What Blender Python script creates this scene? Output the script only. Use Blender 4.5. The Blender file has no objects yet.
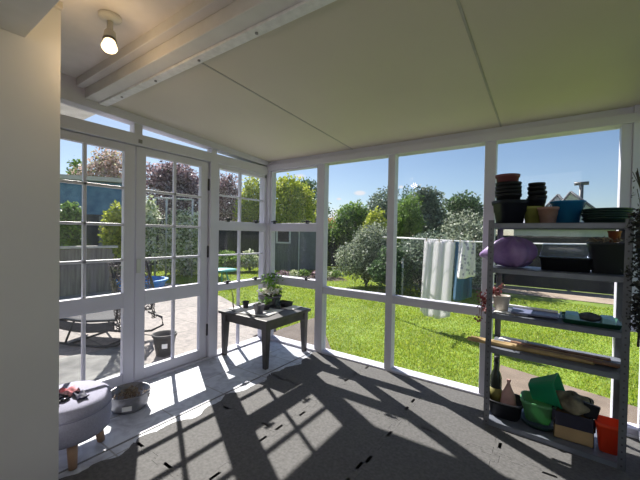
import bpy, math, random
import numpy as np
from mathutils import Vector, Matrix
random.seed(7); rng = np.random.default_rng(7)
COL = bpy.context.scene.collection
PI = math.pi
# ------------------------------------------------------------------ camera
CP = Vector((2.8586, -2.9708, 1.2966)); YAW, PITCH, ROLL, F = -0.60778, -0.01717, 0.01868, 326.707
fw = Vector((math.sin(YAW)*math.cos(PITCH), math.cos(YAW)*math.cos(PITCH), math.sin(PITCH)))
_r = Vector((math.cos(YAW), -math.sin(YAW), 0)); _u = _r.cross(fw)
cr = math.cos(ROLL)*_r + math.sin(ROLL)*_u; cu = -math.sin(ROLL)*_r + math.cos(ROLL)*_u
cam = bpy.data.objects.new('camera', bpy.data.cameras.new('camera')); COL.objects.link(cam)
M = Matrix((cr, cu, -fw)).transposed().to_4x4(); M.translation = CP
cam.matrix_world = M; cam.data.sensor_width = 36; cam.data.lens = F*36/640; cam.data.clip_start = .02; cam.data.clip_end = 500
bpy.context.scene.camera = cam
def at(u, v, D):                 # surveyed point: bearing of (u, v) from the doorway, at ground distance D
    d = fw + cr*((u-320)/F) - cu*((v-240)/F); d /= math.hypot(d.x, d.y)
    return CP + d*D
# ------------------------------------------------------------------ materials
def mat(name, c, rough=.6, metal=0, var=.12, scale=8, bump=0, spec=.5, c2=None, emit=None, trans=0, detail=4, coat=0):
    m = bpy.data.materials.new(name); m.use_nodes = True; nt = m.node_tree; n = nt.nodes; b = n['Principled BSDF']
    tc = n.new('ShaderNodeTexCoord'); nz = n.new('ShaderNodeTexNoise'); nz.inputs['Scale'].default_value = scale; nz.inputs['Detail'].default_value = detail
    nt.links.new(tc.outputs['Object'], nz.inputs['Vector'])
    rp = n.new('ShaderNodeValToRGB'); e = rp.color_ramp.elements
    a = tuple(max(0, x*(1-var)) for x in c); z = c2 or tuple(min(1, x*(1+var)) for x in c)
    e[0].position = .3; e[1].position = .7; e[0].color = (*a, 1); e[1].color = (*z, 1)
    nt.links.new(nz.outputs['Fac'], rp.inputs['Fac']); nt.links.new(rp.outputs['Color'], b.inputs['Base Color'])
    b.inputs['Roughness'].default_value = rough; b.inputs['Metallic'].default_value = metal
    b.inputs['Specular IOR Level'].default_value = spec; b.inputs['Transmission Weight'].default_value = trans
    b.inputs['Coat Weight'].default_value = coat
    if emit: b.inputs['Emission Color'].default_value = (*emit[0], 1); b.inputs['Emission Strength'].default_value = emit[1]
    if bump:
        bp = n.new('ShaderNodeBump'); bp.inputs['Strength'].default_value = bump; bp.inputs['Distance'].default_value = .01
        nt.links.new(nz.outputs['Fac'], bp.inputs['Height']); nt.links.new(bp.outputs['Normal'], b.inputs['Normal'])
    return m
LEAF_GAIN = dict(dark_green_leaf=2.0, mid_green_leaf=1.7, yellow_green_leaf=1.4, silver_leaf=1.35, blue_green_leaf=1.8, purple_leaf=1.7, pink_blossom=1.2, variegated_leaf=1.6, autumn_leaf=1.3)
def leafmat(name, cols, trans=.35, rough=.5):
    if name in LEAF_GAIN: cols = [tuple(min(.9, x*LEAF_GAIN[name]+.012) for x in c) for c in cols]
    m = bpy.data.materials.new(name); m.use_nodes = True; nt = m.node_tree; n = nt.nodes; n.clear(); L = nt.links.new
    g = n.new('ShaderNodeNewGeometry'); rp = n.new('ShaderNodeValToRGB'); el = rp.color_ramp.elements
    while len(el) < len(cols): el.new(.5)
    for i, c in enumerate(cols): el[i].position = i/(len(cols)-1); el[i].color = (*c, 1)
    L(g.outputs['Random Per Island'], rp.inputs['Fac'])
    d = n.new('ShaderNodeBsdfPrincipled'); t = n.new('ShaderNodeBsdfTranslucent'); mx = n.new('ShaderNodeMixShader'); o = n.new('ShaderNodeOutputMaterial')
    d.inputs['Roughness'].default_value = rough; d.inputs['Specular IOR Level'].default_value = .3
    mx.inputs[0].default_value = trans
    L(rp.outputs[0], d.inputs['Base Color']); L(rp.outputs[0], t.inputs['Color']); L(d.outputs[0], mx.inputs[1]); L(t.outputs[0], mx.inputs[2]); L(mx.outputs[0], o.inputs[0])
    return m
def glassmat(name, tint=(1, 1, 1), rough=.0, refl=1.0, haze=0):
    m = bpy.data.materials.new(name); m.use_nodes = True; nt = m.node_tree; n = nt.nodes; n.clear(); L = nt.links.new
    t = n.new('ShaderNodeBsdfTransparent'); t.inputs[0].default_value = (*tint, 1)
    g = n.new('ShaderNodeBsdfGlossy'); g.inputs['Roughness'].default_value = rough
    f = n.new('ShaderNodeLayerWeight'); f.inputs[0].default_value = .5
    pw5 = n.new('ShaderNodeMath'); pw5.operation = 'POWER'; pw5.inputs[1].default_value = 5; L(f.outputs['Facing'], pw5.inputs[0])
    mt = n.new('ShaderNodeMath'); mt.operation = 'MULTIPLY_ADD'; mt.inputs[1].default_value = .5*refl; mt.inputs[2].default_value = .018*refl
    mx = n.new('ShaderNodeMixShader'); o = n.new('ShaderNodeOutputMaterial')
    L(pw5.outputs[0], mt.inputs[0]); L(mt.outputs[0], mx.inputs[0]); L(t.outputs[0], mx.inputs[1]); L(g.outputs[0], mx.inputs[2])
    out = mx.outputs[0]
    if haze:
        tc = n.new('ShaderNodeTexCoord'); nz = n.new('ShaderNodeTexNoise'); nz.inputs['Scale'].default_value = 5; nz.inputs['Detail'].default_value = 6
        L(tc.outputs['Object'], nz.inputs['Vector'])
        mm = n.new('ShaderNodeMath'); mm.operation = 'MULTIPLY'; mm.inputs[1].default_value = haze*2; L(nz.outputs['Fac'], mm.inputs[0])
        df = n.new('ShaderNodeBsdfDiffuse'); df.inputs[0].default_value = (.8, .8, .85, 1); tl = n.new('ShaderNodeBsdfTranslucent'); tl.inputs[0].default_value = (.8, .8, .85, 1)
        ad = n.new('ShaderNodeMixShader'); ad.inputs[0].default_value = .5; L(df.outputs[0], ad.inputs[1]); L(tl.outputs[0], ad.inputs[2])
        m2 = n.new('ShaderNodeMixShader'); L(mm.outputs[0], m2.inputs[0]); L(out, m2.inputs[1]); L(ad.outputs[0], m2.inputs[2]); out = m2.outputs[0]
    L(out, o.inputs[0]); return m
def bricks(name, c1, c2, mortar, w, h, ms, rough=.4, bump=.3, marble=0, offset=0):
    m = bpy.data.materials.new(name); m.use_nodes = True; nt = m.node_tree; n = nt.nodes; L = nt.links.new; b = n['Principled BSDF']
    tc = n.new('ShaderNodeTexCoord'); bk = n.new('ShaderNodeTexBrick'); bk.offset = offset
    bk.inputs['Scale'].default_value = 1; bk.inputs['Brick Width'].default_value = w; bk.inputs['Row Height'].default_value = h; bk.inputs['Mortar Size'].default_value = ms
    bk.inputs['Color1'].default_value = (*c1, 1); bk.inputs['Color2'].default_value = (*c2, 1); bk.inputs['Mortar'].default_value = (*mortar, 1)
    L(tc.outputs['Object'], bk.inputs['Vector'])
    nz = n.new('ShaderNodeTexNoise'); nz.inputs['Scale'].default_value = 9; nz.inputs['Detail'].default_value = 8; nz.inputs['Distortion'].default_value = 1.2
    L(tc.outputs['Object'], nz.inputs['Vector'])
    rp = n.new('ShaderNodeValToRGB'); e = rp.color_ramp.elements; e[0].position = .35; e[1].position = .6
    e[0].color = (1-marble, 1-marble, 1-marble*.9, 1); e[1].color = (1, 1, 1, 1); L(nz.outputs['Fac'], rp.inputs['Fac'])
    mx = n.new('ShaderNodeMixRGB'); mx.blend_type = 'MULTIPLY'; mx.inputs[0].default_value = 1
    L(bk.outputs['Color'], mx.inputs[1]); L(rp.outputs['Color'], mx.inputs[2]); L(mx.outputs[0], b.inputs['Base Color'])
    b.inputs['Roughness'].default_value = rough
    return m
def planks(name, c1, c2, width, axis='X', gap=(.02, .02, .02)):
    m = bpy.data.materials.new(name); m.use_nodes = True; nt = m.node_tree; n = nt.nodes; L = nt.links.new; b = n['Principled BSDF']
    tc = n.new('ShaderNodeTexCoord'); mp = n.new('ShaderNodeMapping'); mp.inputs['Scale'].default_value = (14, 14, 1.2)
    nz = n.new('ShaderNodeTexNoise'); nz.inputs['Scale'].default_value = 1.5; nz.inputs['Detail'].default_value = 6
    L(tc.outputs['Object'], mp.inputs[0]); L(mp.outputs[0], nz.inputs['Vector'])
    rp = n.new('ShaderNodeValToRGB'); e = rp.color_ramp.elements; e[0].position = .3; e[1].position = .7; e[0].color = (*c1, 1); e[1].color = (*c2, 1)
    L(nz.outputs['Fac'], rp.inputs['Fac']); L(rp.outputs[0], b.inputs['Base Color']); b.inputs['Roughness'].default_value = .75
    return m
W_ = (.60, .595, .69)
white = mat('white_paint', W_, .42, var=.03, scale=3)
white_warm = mat('white_wall', (.66, .66, .67), .55, var=.04, scale=2)
ceil_m = mat('ceiling_panel', (.62, .565, .47), .5, var=.04, scale=1.2)
soffit_m = mat('soffit_paint', (.66, .66, .67), .6, var=.04)
black = mat('black_fitting', (.02, .02, .025), .4)
glass = glassmat('window_glass', (.965, .97, .98), refl=.8, haze=.008)
tile_m = bricks('pale_stone_tile', (.62, .65, .72), (.57, .60, .67), (.36, .36, .36), .42, .42, .005, rough=.35, marble=.32)
foam = mat('dark_foam', (.115, .112, .112), .85, var=.22, scale=60, bump=.25, detail=8)
grey_metal = mat('galvanised_steel', (.17, .18, .21), .45, metal=.5, var=.12, scale=20)
shelf_m = mat('shelf_steel', (.20, .22, .27), .5, metal=.3, var=.12, scale=14)
dkwood = mat('dark_stained_wood', (.060, .055, .058), .45, var=.3, scale=12)
# ------------------------------------------------------------------ mesh builder
class MB:
    def __init__(s): s.v = []; s.f = []; s.sm = []
    def add(s, vs, fs, smooth=False):
        b = len(s.v); s.v += [tuple(p) for p in vs]; s.f += [tuple(i+b for i in f) for f in fs]; s.sm += [smooth]*len(fs); return s
    def box(s, a, b, rot=None, piv=None):
        x0, y0, z0 = a; x1, y1, z1 = b
        vs = [Vector(p) for p in ((x0,y0,z0),(x1,y0,z0),(x1,y1,z0),(x0,y1,z0),(x0,y0,z1),(x1,y0,z1),(x1,y1,z1),(x0,y1,z1))]
        if rot is not None: vs = [rot @ (p-Vector(piv)) + Vector(piv) for p in vs]
        return s.add(vs, [(0,3,2,1),(4,5,6,7),(0,1,5,4),(1,2,6,5),(2,3,7,6),(3,0,4,7)])
    def hexa(s, bot, top):
        return s.add(list(bot)+list(top), [(3,2,1,0),(4,5,6,7),(0,1,5,4),(1,2,6,5),(2,3,7,6),(3,0,4,7)])
    def tube(s, pts, rad, n=8, caps=True):
        pts = [Vector(p) for p in pts]; k = len(pts); rad = rad if isinstance(rad, (list, tuple)) else [rad]*k
        vs = []; prev = None
        for i, p in enumerate(pts):
            d = (pts[min(i+1, k-1)]-pts[max(i-1, 0)]).normalized()
            a = prev if prev is not None else (Vector((0,0,1)) if abs(d.z) < .9 else Vector((1,0,0)))
            a = (a - d*a.dot(d)).normalized(); prev = a; b = d.cross(a)
            for j in range(n): t = 2*PI*j/n; vs.append(p + (a*math.cos(t)+b*math.sin(t))*rad[i])
        fs = [(i*n+j, i*n+(j+1)%n, (i+1)*n+(j+1)%n, (i+1)*n+j) for i in range(k-1) for j in range(n)]
        if caps: fs += [tuple(reversed(range(n))), tuple(range((k-1)*n, k*n))]
        return s.add(vs, fs, True)
    def lathe(s, prof, c=(0,0,0), n=24, sq=None, smooth=True, ex=1, ey=1, rot=0):
        # prof [(r,z)]; sq: superellipse exponent for squarish sections
        vs = []
        for r, z in prof:
            for j in range(n):
                t = 2*PI*j/n + (PI/n if sq else 0); cx, sy = math.cos(t), math.sin(t)
                q = 1 if not sq else 1/((abs(cx)**sq+abs(sy)**sq)**(1/sq))
                x, y = r*cx*q*ex, r*sy*q*ey
                vs.append((c[0]+x*math.cos(rot)-y*math.sin(rot), c[1]+x*math.sin(rot)+y*math.cos(rot), c[2]+z))
        k = len(prof)
        fs = [(i*n+j, i*n+(j+1)%n, (i+1)*n+(j+1)%n, (i+1)*n+j) for i in range(k-1) for j in range(n)]
        fs += [tuple(reversed(range(n))), tuple(range((k-1)*n, k*n))]
        return s.add(vs, fs, smooth)
    def grid(s, fn, nu, nv, smooth=True):
        vs = [fn(i/nu, j/nv) for j in range(nv+1) for i in range(nu+1)]
        fs = [(j*(nu+1)+i, j*(nu+1)+i+1, (j+1)*(nu+1)+i+1, (j+1)*(nu+1)+i) for j in range(nv) for i in range(nu)]
        return s.add(vs, fs, smooth)
    def build(s, name, m, parent=None, loc=None, bevel=0, solid=0, sub=0):
        me = bpy.data.meshes.new(name); me.from_pydata(s.v, [], s.f); me.polygons.foreach_set('use_smooth', s.sm); me.update()
        if m: me.materials.append(m)
        o = bpy.data.objects.new(name, me); COL.objects.link(o)
        if loc: o.location = loc
        if parent: o.parent = parent; 
        if solid: q = o.modifiers.new('s', 'SOLIDIFY'); q.thickness = solid; q.offset = 0
        if sub: q = o.modifiers.new('u', 'SUBSURF'); q.levels = sub; q.render_levels = sub
        if bevel: q = o.modifiers.new('b', 'BEVEL'); q.width = bevel; q.segments = 2; q.limit_method = 'ANGLE'
        return o
def tag(o, label=None, cat=None, group=None, kind=None):
    if label: o['label'] = label
    if cat: o['category'] = cat
    if group: o['group'] = group
    if kind: o['kind'] = kind
    return o
def thing(name, label, cat, loc=(0,0,0), rz=0, group=None):
    o = bpy.data.objects.new(name, None); o.empty_display_size = .1; COL.objects.link(o); o.location = loc; o.rotation_euler.z = rz
    return tag(o, label, cat, group)
def struct(name, mb, m, parent=None, **k):
    o = mb.build(name, m, parent, **k)
    if not parent: o['kind'] = 'structure'
    return o
def sempty(name):
    o = bpy.data.objects.new(name, None); COL.objects.link(o); o['kind'] = 'structure'; return o
def copy_tree(src, loc, rz=0, label=None):
    r = src.copy(); COL.objects.link(r); r.location = loc; r.rotation_euler.z = rz
    if label: r['label'] = label
    for ch in list(src.children):
        c = ch.copy(); COL.objects.link(c); c.parent = r
        for g in list(ch.children): d = g.copy(); COL.objects.link(d); d.parent = c
    return r
# ================================================================== ROOM SHELL
GZ = -.2
def zc(y): return 2.168 - .055*y        # underside of the sloped roof panels
struct('floor', MB().box((-.1, -4.2, -.2), (3.5, .09, 0)), tile_m)
# sloped roof panels, with a thin joint between sheets
for i, (x0, x1) in enumerate(((-.14, 1.205), (1.209, 2.535), (2.539, 3.5))):
    ya, yb = -1.86, .12
    struct('ceiling' if i == 0 else 'ceiling.%03d' % i, MB().hexa([(x0,ya,zc(ya)),(x1,ya,zc(ya)),(x1,yb,zc(yb)),(x0,yb,zc(yb))],
        [(x0,ya,zc(ya)+.09),(x1,ya,zc(ya)+.09),(x1,yb,zc(yb)+.09),(x0,yb,zc(yb)+.09)]), ceil_m)
jt = MB()
for x in (1.207, 2.537): jt.hexa([(x-.006,-1.85,zc(-1.85)-.003),(x+.006,-1.85,zc(-1.85)-.003),(x+.006,0,zc(0)-.003),(x-.006,0,zc(0)-.003)],
        [(x-.006,-1.85,zc(-1.85)+.05),(x+.006,-1.85,zc(-1.85)+.05),(x+.006,0,zc(0)+.05),(x-.006,0,zc(0)+.05)])
struct('trim_1', jt, mat('joint_strip', (.42, .40, .36), .5))
struct('ceiling.003', MB().box((-.14, -4.2, 2.385), (3.5, -1.95, 2.45)), mat('old_eave_ceiling', (.74, .70, .67), .6, var=.05))
struct('trim_2', MB().box((.0, -1.985, 2.262), (3.36, -1.895, 2.40)).box((0, -2.04, 2.33), (3.36, -1.985, 2.40)), mat('beam_paint', (.70, .68, .66), .5, var=.05), bevel=.004)
fl = struct('trim_3', MB().box((.04, -1.895, 2.25), (3.36, -1.835, 2.29)).box((.04, -1.905, 2.285), (3.36, -1.855, 2.42)), mat('beam_flashing', (.78, .78, .78), .35, var=.1, scale=25), bevel=.003)
bolts = MB()
for x in (.35, .8, 1.25, 1.7, 2.15): bolts.lathe([(.008, 0), (.008, .006), (.004, .008)], (x, -1.865, 2.243), 10)
bolts.build('bolt', mat('bolt_steel', (.3, .3, .3), .4, metal=.6), fl)
# white wall return beside the doorway and its lowered header
struct('wall_house', MB().box((.86, -4.2, 0), (.90, -2.386, 2.385)), white_warm)
struct('trim_4', MB().box((.902, -4.2, 2.158), (2.2, -2.517, 2.384)), soffit_m, bevel=.003)
struct('trim_5', MB().box((.901, -2.47, 2.355), (.925, -2.386, 2.385)), mat('cornice', (.62, .58, .52), .5))
struct('wall_left', MB().box((-.1, -4.2, 0), (0, -2.40, 2.40)), white_warm)
struct('wall_back', MB().box((-.1, -4.3, 0), (3.5, -4.2, 2.45)), white_warm)
struct('wall_right', MB().box((3.40, -4.2, 0), (3.5, -1.3, 2.45)), white_warm)
# ---- posts and rails
def fx(name, boxes, m=white, bevel=.004, parent=None, **k):
    mb = MB()
    for a, b in boxes: mb.box(a, b)
    return struct(name, mb, m, parent, bevel=bevel, **k)
D0, D1 = -.055, .035        # depth of the outer frames
fx('trim_6', [((-.08, -.06, 0), (.075, .055, 2.15))])                                   # corner post
fx('trim_7', [((-.05, .035-.0, 0), (-.01, .055+.02, 2.12))])
for i, (a, b) in enumerate(((.788, .873), (1.602, 1.670), (2.429, 2.511))):
    fx('trim_%d' % (8+i), [((a, D0, 0), (b, D1, 2.09))])
fx('trim_11', [((3.245, D0, 0), (3.30, D1, 2.09)), ((3.30, -.066, .70), (3.46, .056, 2.2)), ((3.30, -.05, 0), (3.46, .05, .06)), ((3.385, -.064, 0), (3.46, .05, .72))])    # right corner post
fx('trim_12', [((-.05, -.07, 2.06), (3.46, .06, 2.125)), ((-.05, -.045, 2.125), (3.46, .06, 2.185))])  # far head beam
fx('trim_13', [((.0, -.065, 0), (3.4, .06, .028))])                                     # far sill
fx('trim_14', [((-.065, -2.42, 2.012), (.045, .0, 2.105))])                              # door head
mb = MB(); za = lambda y: 2.112 - .048*y
mb.hexa([(-.06,-2.42,za(-2.42)),(.05,-2.42,za(-2.42)),(.05,.0,za(0)),(-.06,.0,za(0))], [(-.06,-2.42,zc(-2.42)+.02),(.05,-2.42,zc(-2.42)+.02),(.05,0,zc(0)+.02),(-.06,0,zc(0)+.02)])
mb.box((-.056, -2.42, 2.225), (.053, -1.9, 2.386)); struct('trim_15', mb, white)
fx('trim_16', [((-.063, -.884, 0), (.047, -.785, 2.03))])                                # post between doors and side window
fx('trim_17', [((-.055, -1.624, 2.105), (.03, -1.557, 2.23)), ((-.055, -.86, 2.105), (.03, -.80, 2.18))])
fx('trim_18', [((-.063, -2.42, 0), (.047, -2.325, 2.3))])
fx('trim_19', [((-.065, -2.33, 0), (.05, 0, .018))])                                     # threshold
# ---- windows
def pane(parent, a, b): return fx('pane', [(a, b)], glass, 0, parent)
def latch(parent, x, y, z, ax):
    d = (.045, .012) if ax == 'x' else (.012, .045)
    return fx('latch', [((x-d[0], y-d[1], z), (x+d[0], y+d[1], z+.012)), ((x-.012, y-.012, z-.02), (x+.012, y+.012, z+.02))], black, .002, parent)
# far wall: bay 1 has two opening sashes over a low light
w = sempty('window_1'); x0, x1 = .075, .788
fx('frame', [((x0, D0, 1.325), (x1, D1, 1.42)), ((x0, D0, .69), (x1, D1, .79)), ((x0, D0+.01, 2.04), (x1, D1-.01, 2.06)), ((x0, D0+.01, .028), (x0+.022, D1-.01, 2.06)), ((x1-.02, D0+.01, .028), (x1, D1-.01, 2.06))], parent=w)
for z0, z1 in ((1.42, 2.04), (.79, 1.325), (.028, .69)): pane(w, (x0, -.012, z0), (x1, -.008, z1))
for x in (.17, .66): latch(w, x, -.066, 1.432, 'x'); latch(w, x, -.066, .80, 'x')
for i, (x0, x1) in enumerate(((.873, 1.602), (1.670, 2.429), (2.511, 3.245))):
    w = sempty('window_%d' % (2+i))
    fx('frame', [((x0, D0+.005, .655), (x1, D1-.005, .729))], parent=w)
    pane(w, (x0, -.012, .729), (x1, -.008, 2.06)); pane(w, (x0, -.012, .028), (x1, -.008, .655))
# side window between door and corner
w = sempty('window_5'); y0, y1 = -.785, -.06
fx('frame', [((D0, y0, 1.322), (.04, y1, 1.42)), ((D0, y0, .682), (.04, y1, .752)), ((D0, y0, 1.968), (.03, y1, 2.012)), ((D0, y1-.04, .018), (.03, y1, 2.0)), ((D0, y0, .018), (.03, y0+.022, 2.0))], parent=w)
fx('muntin', [((-.03, -.463, .03), (.01, -.445, 2.0)), ((-.03, y0, 1.685), (.008, y1, 1.70)), ((-.03, y0, 1.045), (.008, y1, 1.060))], bevel=.002, parent=w)
for z0, z1 in ((1.42, 1.97), (.752, 1.322), (.018, .682)): pane(w, (-.012, y0, z0), (-.008, y1, z1))
for y in (-.66, -.25): latch(w, .05, y, 1.432, 'y'); latch(w, .05, y, .763, 'y')
# transom lights over the doors
for i, (y0, y1) in enumerate(((-2.325, -1.624), (-1.557, -.86), (-.80, -.05))):
    w = sempty('window_%d' % (6+i))
    o = MB().hexa([(-.014,y0,2.10),(-.008,y0,2.10),(-.008,y1,2.10),(-.014,y1,2.10)], [(-.014,y0,za(y0)+.03),(-.008,y0,za(y0)+.03),(-.008,y1,za(y1)+.03),(-.014,y1,za(y1)+.03)]).build('pane', glass, w)
    fx('frame', [((-.03, y0, 2.10), (.0, y1, 2.109))], parent=w, bevel=0)
# right wall glazing
w = sempty('window_10'); pane(w, (3.30, -.012, .06), (3.385, -.008, .70))
w = sempty('window_9')
fx('frame', [((3.37, -1.3, 0), (3.45, -1.22, 2.3)), ((3.37, -1.3, .03), (3.45, -.07, .09)), ((3.37, -1.3, .66), (3.45, -.07, .73)), ((3.37, -1.3, 2.08), (3.45, -.07, 2.2)), ((3.37, -.66, .03), (3.45, -.60, 2.1))], parent=w)
pane(w, (3.41, -1.22, .09), (3.414, -.07, 2.08))
# ---- french doors: stiles, rails, muntins, panes, hinges
def door(name, y0, y1, hinge_y, handle):
    d = sempty(name); X0, X1 = -.03, .018; g0, g1 = y0+.085, y1-.088; ym = (g0+g1)/2
    fx('frame', [((X0, y0+.003, .02), (X1, g0, 2.006)), ((X0, g1, .02), (X1, y1-.003, 2.006)), ((X0, g0, 1.945), (X1, g1, 2.006)), ((X0, g0, .66), (X1, g1, .785)), ((X0, g0, .02), (X1, g1, .112))], parent=d)
    fx('muntin', [((-.02, ym-.011, .11), (.012, ym+.011, 1.95))]+[((-.02, g0, z-.011), (.012, g1, z+.011)) for z in (1.645, 1.345, 1.055)], bevel=.003, parent=d)
    pane(d, (-.007, g0, .785), (-.003, g1, 1.945)); pane(d, (-.007, g0, .112), (-.003, g1, .66))
    for z in (.3, 1.10, 1.78): fx('hinge', [((.016, hinge_y-.012, z-.06), (.03, hinge_y+.012, z+.06))], black, .002, d)
    return d
door('door_1', -2.325, -1.606, -2.32, 0); dd = door('door_2', -1.604, -.885, -.886, 1)
fx('handle', [((.018, -1.595, .94), (.028, -1.56, 1.06))], mat('lever_plate', (.5, .5, .52), .3, metal=.6), .002, dd)
fx('catch', [((.045, -1.60, 2.03), (.055, -1.57, 2.06))], mat('door_catch', (.2, .2, .2), .4), .002, dd)
# ceiling lamp
lamp = thing('spot_lamp', 'white ceiling spot lamp with one lit bulb near the white wall', 'lamp', (1.008, -2.214, 2.385))
MB().lathe([(.052, 0), (.052, -.012), (.04, -.022), (.018, -.028)], n=24).build('base_plate', mat('lamp_white', (.7, .68, .62), .4), lamp)
dv = Vector((.34, -.16, -.92)).normalized()
MB().tube([(0, 0, -.02), (0, 0, -.07), dv*.02+Vector((0,0,-.085))], [.014, .014, .022], 12).tube([Vector((0,0,-.085)), Vector((0,0,-.085))+dv*.05], [.026, .03], 16).build('socket', mat('lamp_socket', (.55, .53, .5), .4), lamp)
q = Vector((0,0,-.085))+dv*.05
MB().tube([q, q+dv*.004, q+dv*.012], [.0315, .0315, .031], 16).build('collar_ring', mat('lamp_ring', (.12, .11, .1), .4), lamp)
MB().tube([q+dv*.01, q+dv*.03, q+dv*.048, q+dv*.058, q+dv*.062], [.026, .031, .036, .030, .010], 20).build('bulb', mat('warm_bulb', (1, .9, .7), .3, emit=((1, .74, .42), 2.6)), lamp)
ld = bpy.data.lights.new('bulb_light', 'POINT'); ld.energy = 1.8; ld.color = (1, .68, .36); ld.shadow_soft_size = .05
lo = bpy.data.objects.new('bulb_light', ld); COL.objects.link(lo); lo.location = Vector((1.008, -2.214, 2.385))+q+dv*.15
# ================================================================== FOAM MATS
def jig(p0, p1, n, d, skip=None, sgn=1):
    p0, p1 = Vector(p0), Vector(p1); t = (p1-p0)/n; nn = Vector((-t.y, t.x)).normalized(); out = []
    for i in range(n):
        a = p0 + t*i; s = 1 if i % 2 == 0 else -1; h = d*s
        if skip and i in skip and s*sgn > 0: out += [a]; continue
        out += [a, a+t*.12, a+t*.0+nn*h*.9, a+t*.08+nn*h, a+t*.92+nn*h, a+t*1.0+nn*h*.9, a+t*.88]
    return out
TS = .6; XS = [.83, 1.43, 2.03, 2.63, 3.23]; YS = [.01-.07, -.79, -1.39, -1.99, -2.59, -3.19, -3.79]
YS[0] = -.19
protoN = 8; cnt = 0
def mat_tile(x0, y1, x1, y0, edges, label):
    # edges: left,bottom,right,top flags True = jigsaw shared
    pts = []
    def straight(a, b): return [Vector(a)]
    c = [(x0, y1), (x0, y0), (x1, y0), (x1, y1)]
    for e, (a, b) in enumerate(((c[0], c[1]), (c[1], c[2]), (c[2], c[3]), (c[3], c[0]))):
        if edges[e] == 'j':
            rev = e in (2, 3)
            n = max(3, int(round((Vector(b)-Vector(a)).length/.075)))
            sk = set(random.sample(range(n), min(n, 2))) if random.random() < .7 else None
            if not rev: pts += jig(a, b, n, .02, sk, 1)
            else:
                r = jig(b, a, n, .02, sk, -1); pts += [Vector(a)] + [p for p in reversed(r[1:])]
        elif edges[e] == 't':      # torn border
            A, B = Vector(a), Vector(b); n = 26
            for i in range(n): q_ = A+(B-A)*i/n; pts.append(q_ + Vector((.03*math.sin(q_.y*11)+.018*math.sin(q_.y*27+1)+random.uniform(-.008, .008), 0)))
        else: pts.append(Vector(a))
    cen = Vector(((x0+x1)/2, (y0+y1)/2)); pts = [cen+(p-cen)*.9975 for p in pts]
    n = len(pts); z0, z1 = .001, .012
    vs = [(p.x, p.y, z0) for p in pts]+[(p.x, p.y, z1) for p in pts]
    fs = [tuple(range(n, 2*n)), tuple(reversed(range(n)))]+[(i, (i+1) % n, (i+1) % n+n, i+n) for i in range(n)]
    return tag(MB().add(vs, fs).build('foam_mat', foam), label, 'floor mat', 'interlocking foam mats on the floor')
rows = ['along the far windows', 'second row from the far windows', 'third row from the far windows', 'fourth row from the far windows', 'in the row nearest the viewer']
cols_ = ['next to the tile strip', 'second from the tile strip', 'third from the tile strip', 'at the shelf side']
YS2 = [-.07, -.79, -1.39, -1.99, -2.59, -3.19]; XS2 = [.84, 1.44, 2.04, 2.64, 3.385]
for r in range(5):
    for c in range(4):
        e = ['t' if c == 0 else 'j', 's' if r == 4 else 'j', 's' if c == 3 else 'j', 's' if r == 0 else 'j']
        if c == 3 and r == 4: continue
        mat_tile(XS2[c], YS2[r], XS2[c+1], YS2[r+1], e, 'dark grey foam jigsaw mat %s, %s' % (cols_[c], rows[r]))
struct('trim_20', MB().box((.755, -2.38, 0), (.765, -.06, .004)), mat('tile_edge', (.22, .22, .23), .6))
# ================================================================== TABLE
T = thing('side_table', 'low dark wooden table with tapered legs holding potted plants in the glazed corner', 'table', (0.375, -.40, 0))
MB().box((-.355, -.355, .445), (.355, .345, .475)).build('table_top', dkwood, T, bevel=.006)
MB().box((-.315, -.31, .365), (.315, -.288, .446)).box((-.315, .278, .365), (.315, .30, .446)).box((-.315, -.30, .365), (-.293, .29, .446)).box((.293, -.30, .365), (.315, .29, .446)).build('apron', dkwood, T)
for sx in (-1, 1):
    for sy in (-1, 1):
        cx, cy = sx*.295, sy*.295-.005; a, b = .034, .021
        ox, oy = cx+sx*.006, cy+sy*.006
        MB().hexa([(ox-b,oy-b,0),(ox+b,oy-b,0),(ox+b,oy+b,0),(ox-b,oy+b,0)], [(cx-a,cy-a,.446),(cx+a,cy-a,.446),(cx+a,cy+a,.446),(cx-a,cy+a,.446)]).build('leg', dkwood, T, bevel=.003)
TT = .4765
paper = mat('newsprint', (.82, .82, .80), .8, c2=(.55, .55, .55), scale=22, var=.05)
paperw = mat('white_paper', (.85, .85, .84), .7, var=.04)
def sheet(name, x, y, z, w, h, rz, m, label, cat, wav=.004, group=None):
    s = random.random()*6
    def fn(a, b): return ((a-.5)*w, (b-.5)*h, abs(wav*math.sin(5*a+s)*math.cos(4*b+s)))
    o = MB().grid(fn, 8, 8).build(name, m, None, (x, y, z), solid=.0012); o.rotation_euler.z = rz
    return tag(o, label, cat, group)
sheet('newspaper_sheet', .40, -.52, TT+.001, .40, .34, .2, paper, 'crumpled newspaper sheet under the pots at the table front', 'newspaper', .006)
sheet('newspaper_sheet', .17, -.45, TT+.001, .22, .42, -.1, paperw, 'white newspaper sheet at the left end of the low table', 'newspaper', .005)
sheet('paper_sheet', .55, -.17, TT+.001, .15, .2, .1, paperw, 'plain white paper lying at the right end of the low table', 'paper', .004)
soil = mat('potting_soil', (.035, .025, .018), .95, var=.4, scale=50, bump=.5)
seed_l = leafmat('seedling_leaf', [(.08, .22, .03), (.22, .42, .07), (.36, .55, .14)])
def leaf_quads(mb, pts, size, nrm=None, asp=.5):
    for p in pts:
        d = Vector(rng.normal(size=3)).normalized(); e = d.cross(Vector(rng.normal(size=3))).normalized(); s = size*random.uniform(.6, 1.3); p = Vector(p)
        n = d.cross(e)*s*.12
        mb.add([p-d*s*.5, p+e*s*asp*.5+n, p+d*s*.5, p-e*s*asp*.5+n], [(0,1,2,3)])
    return mb
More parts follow.
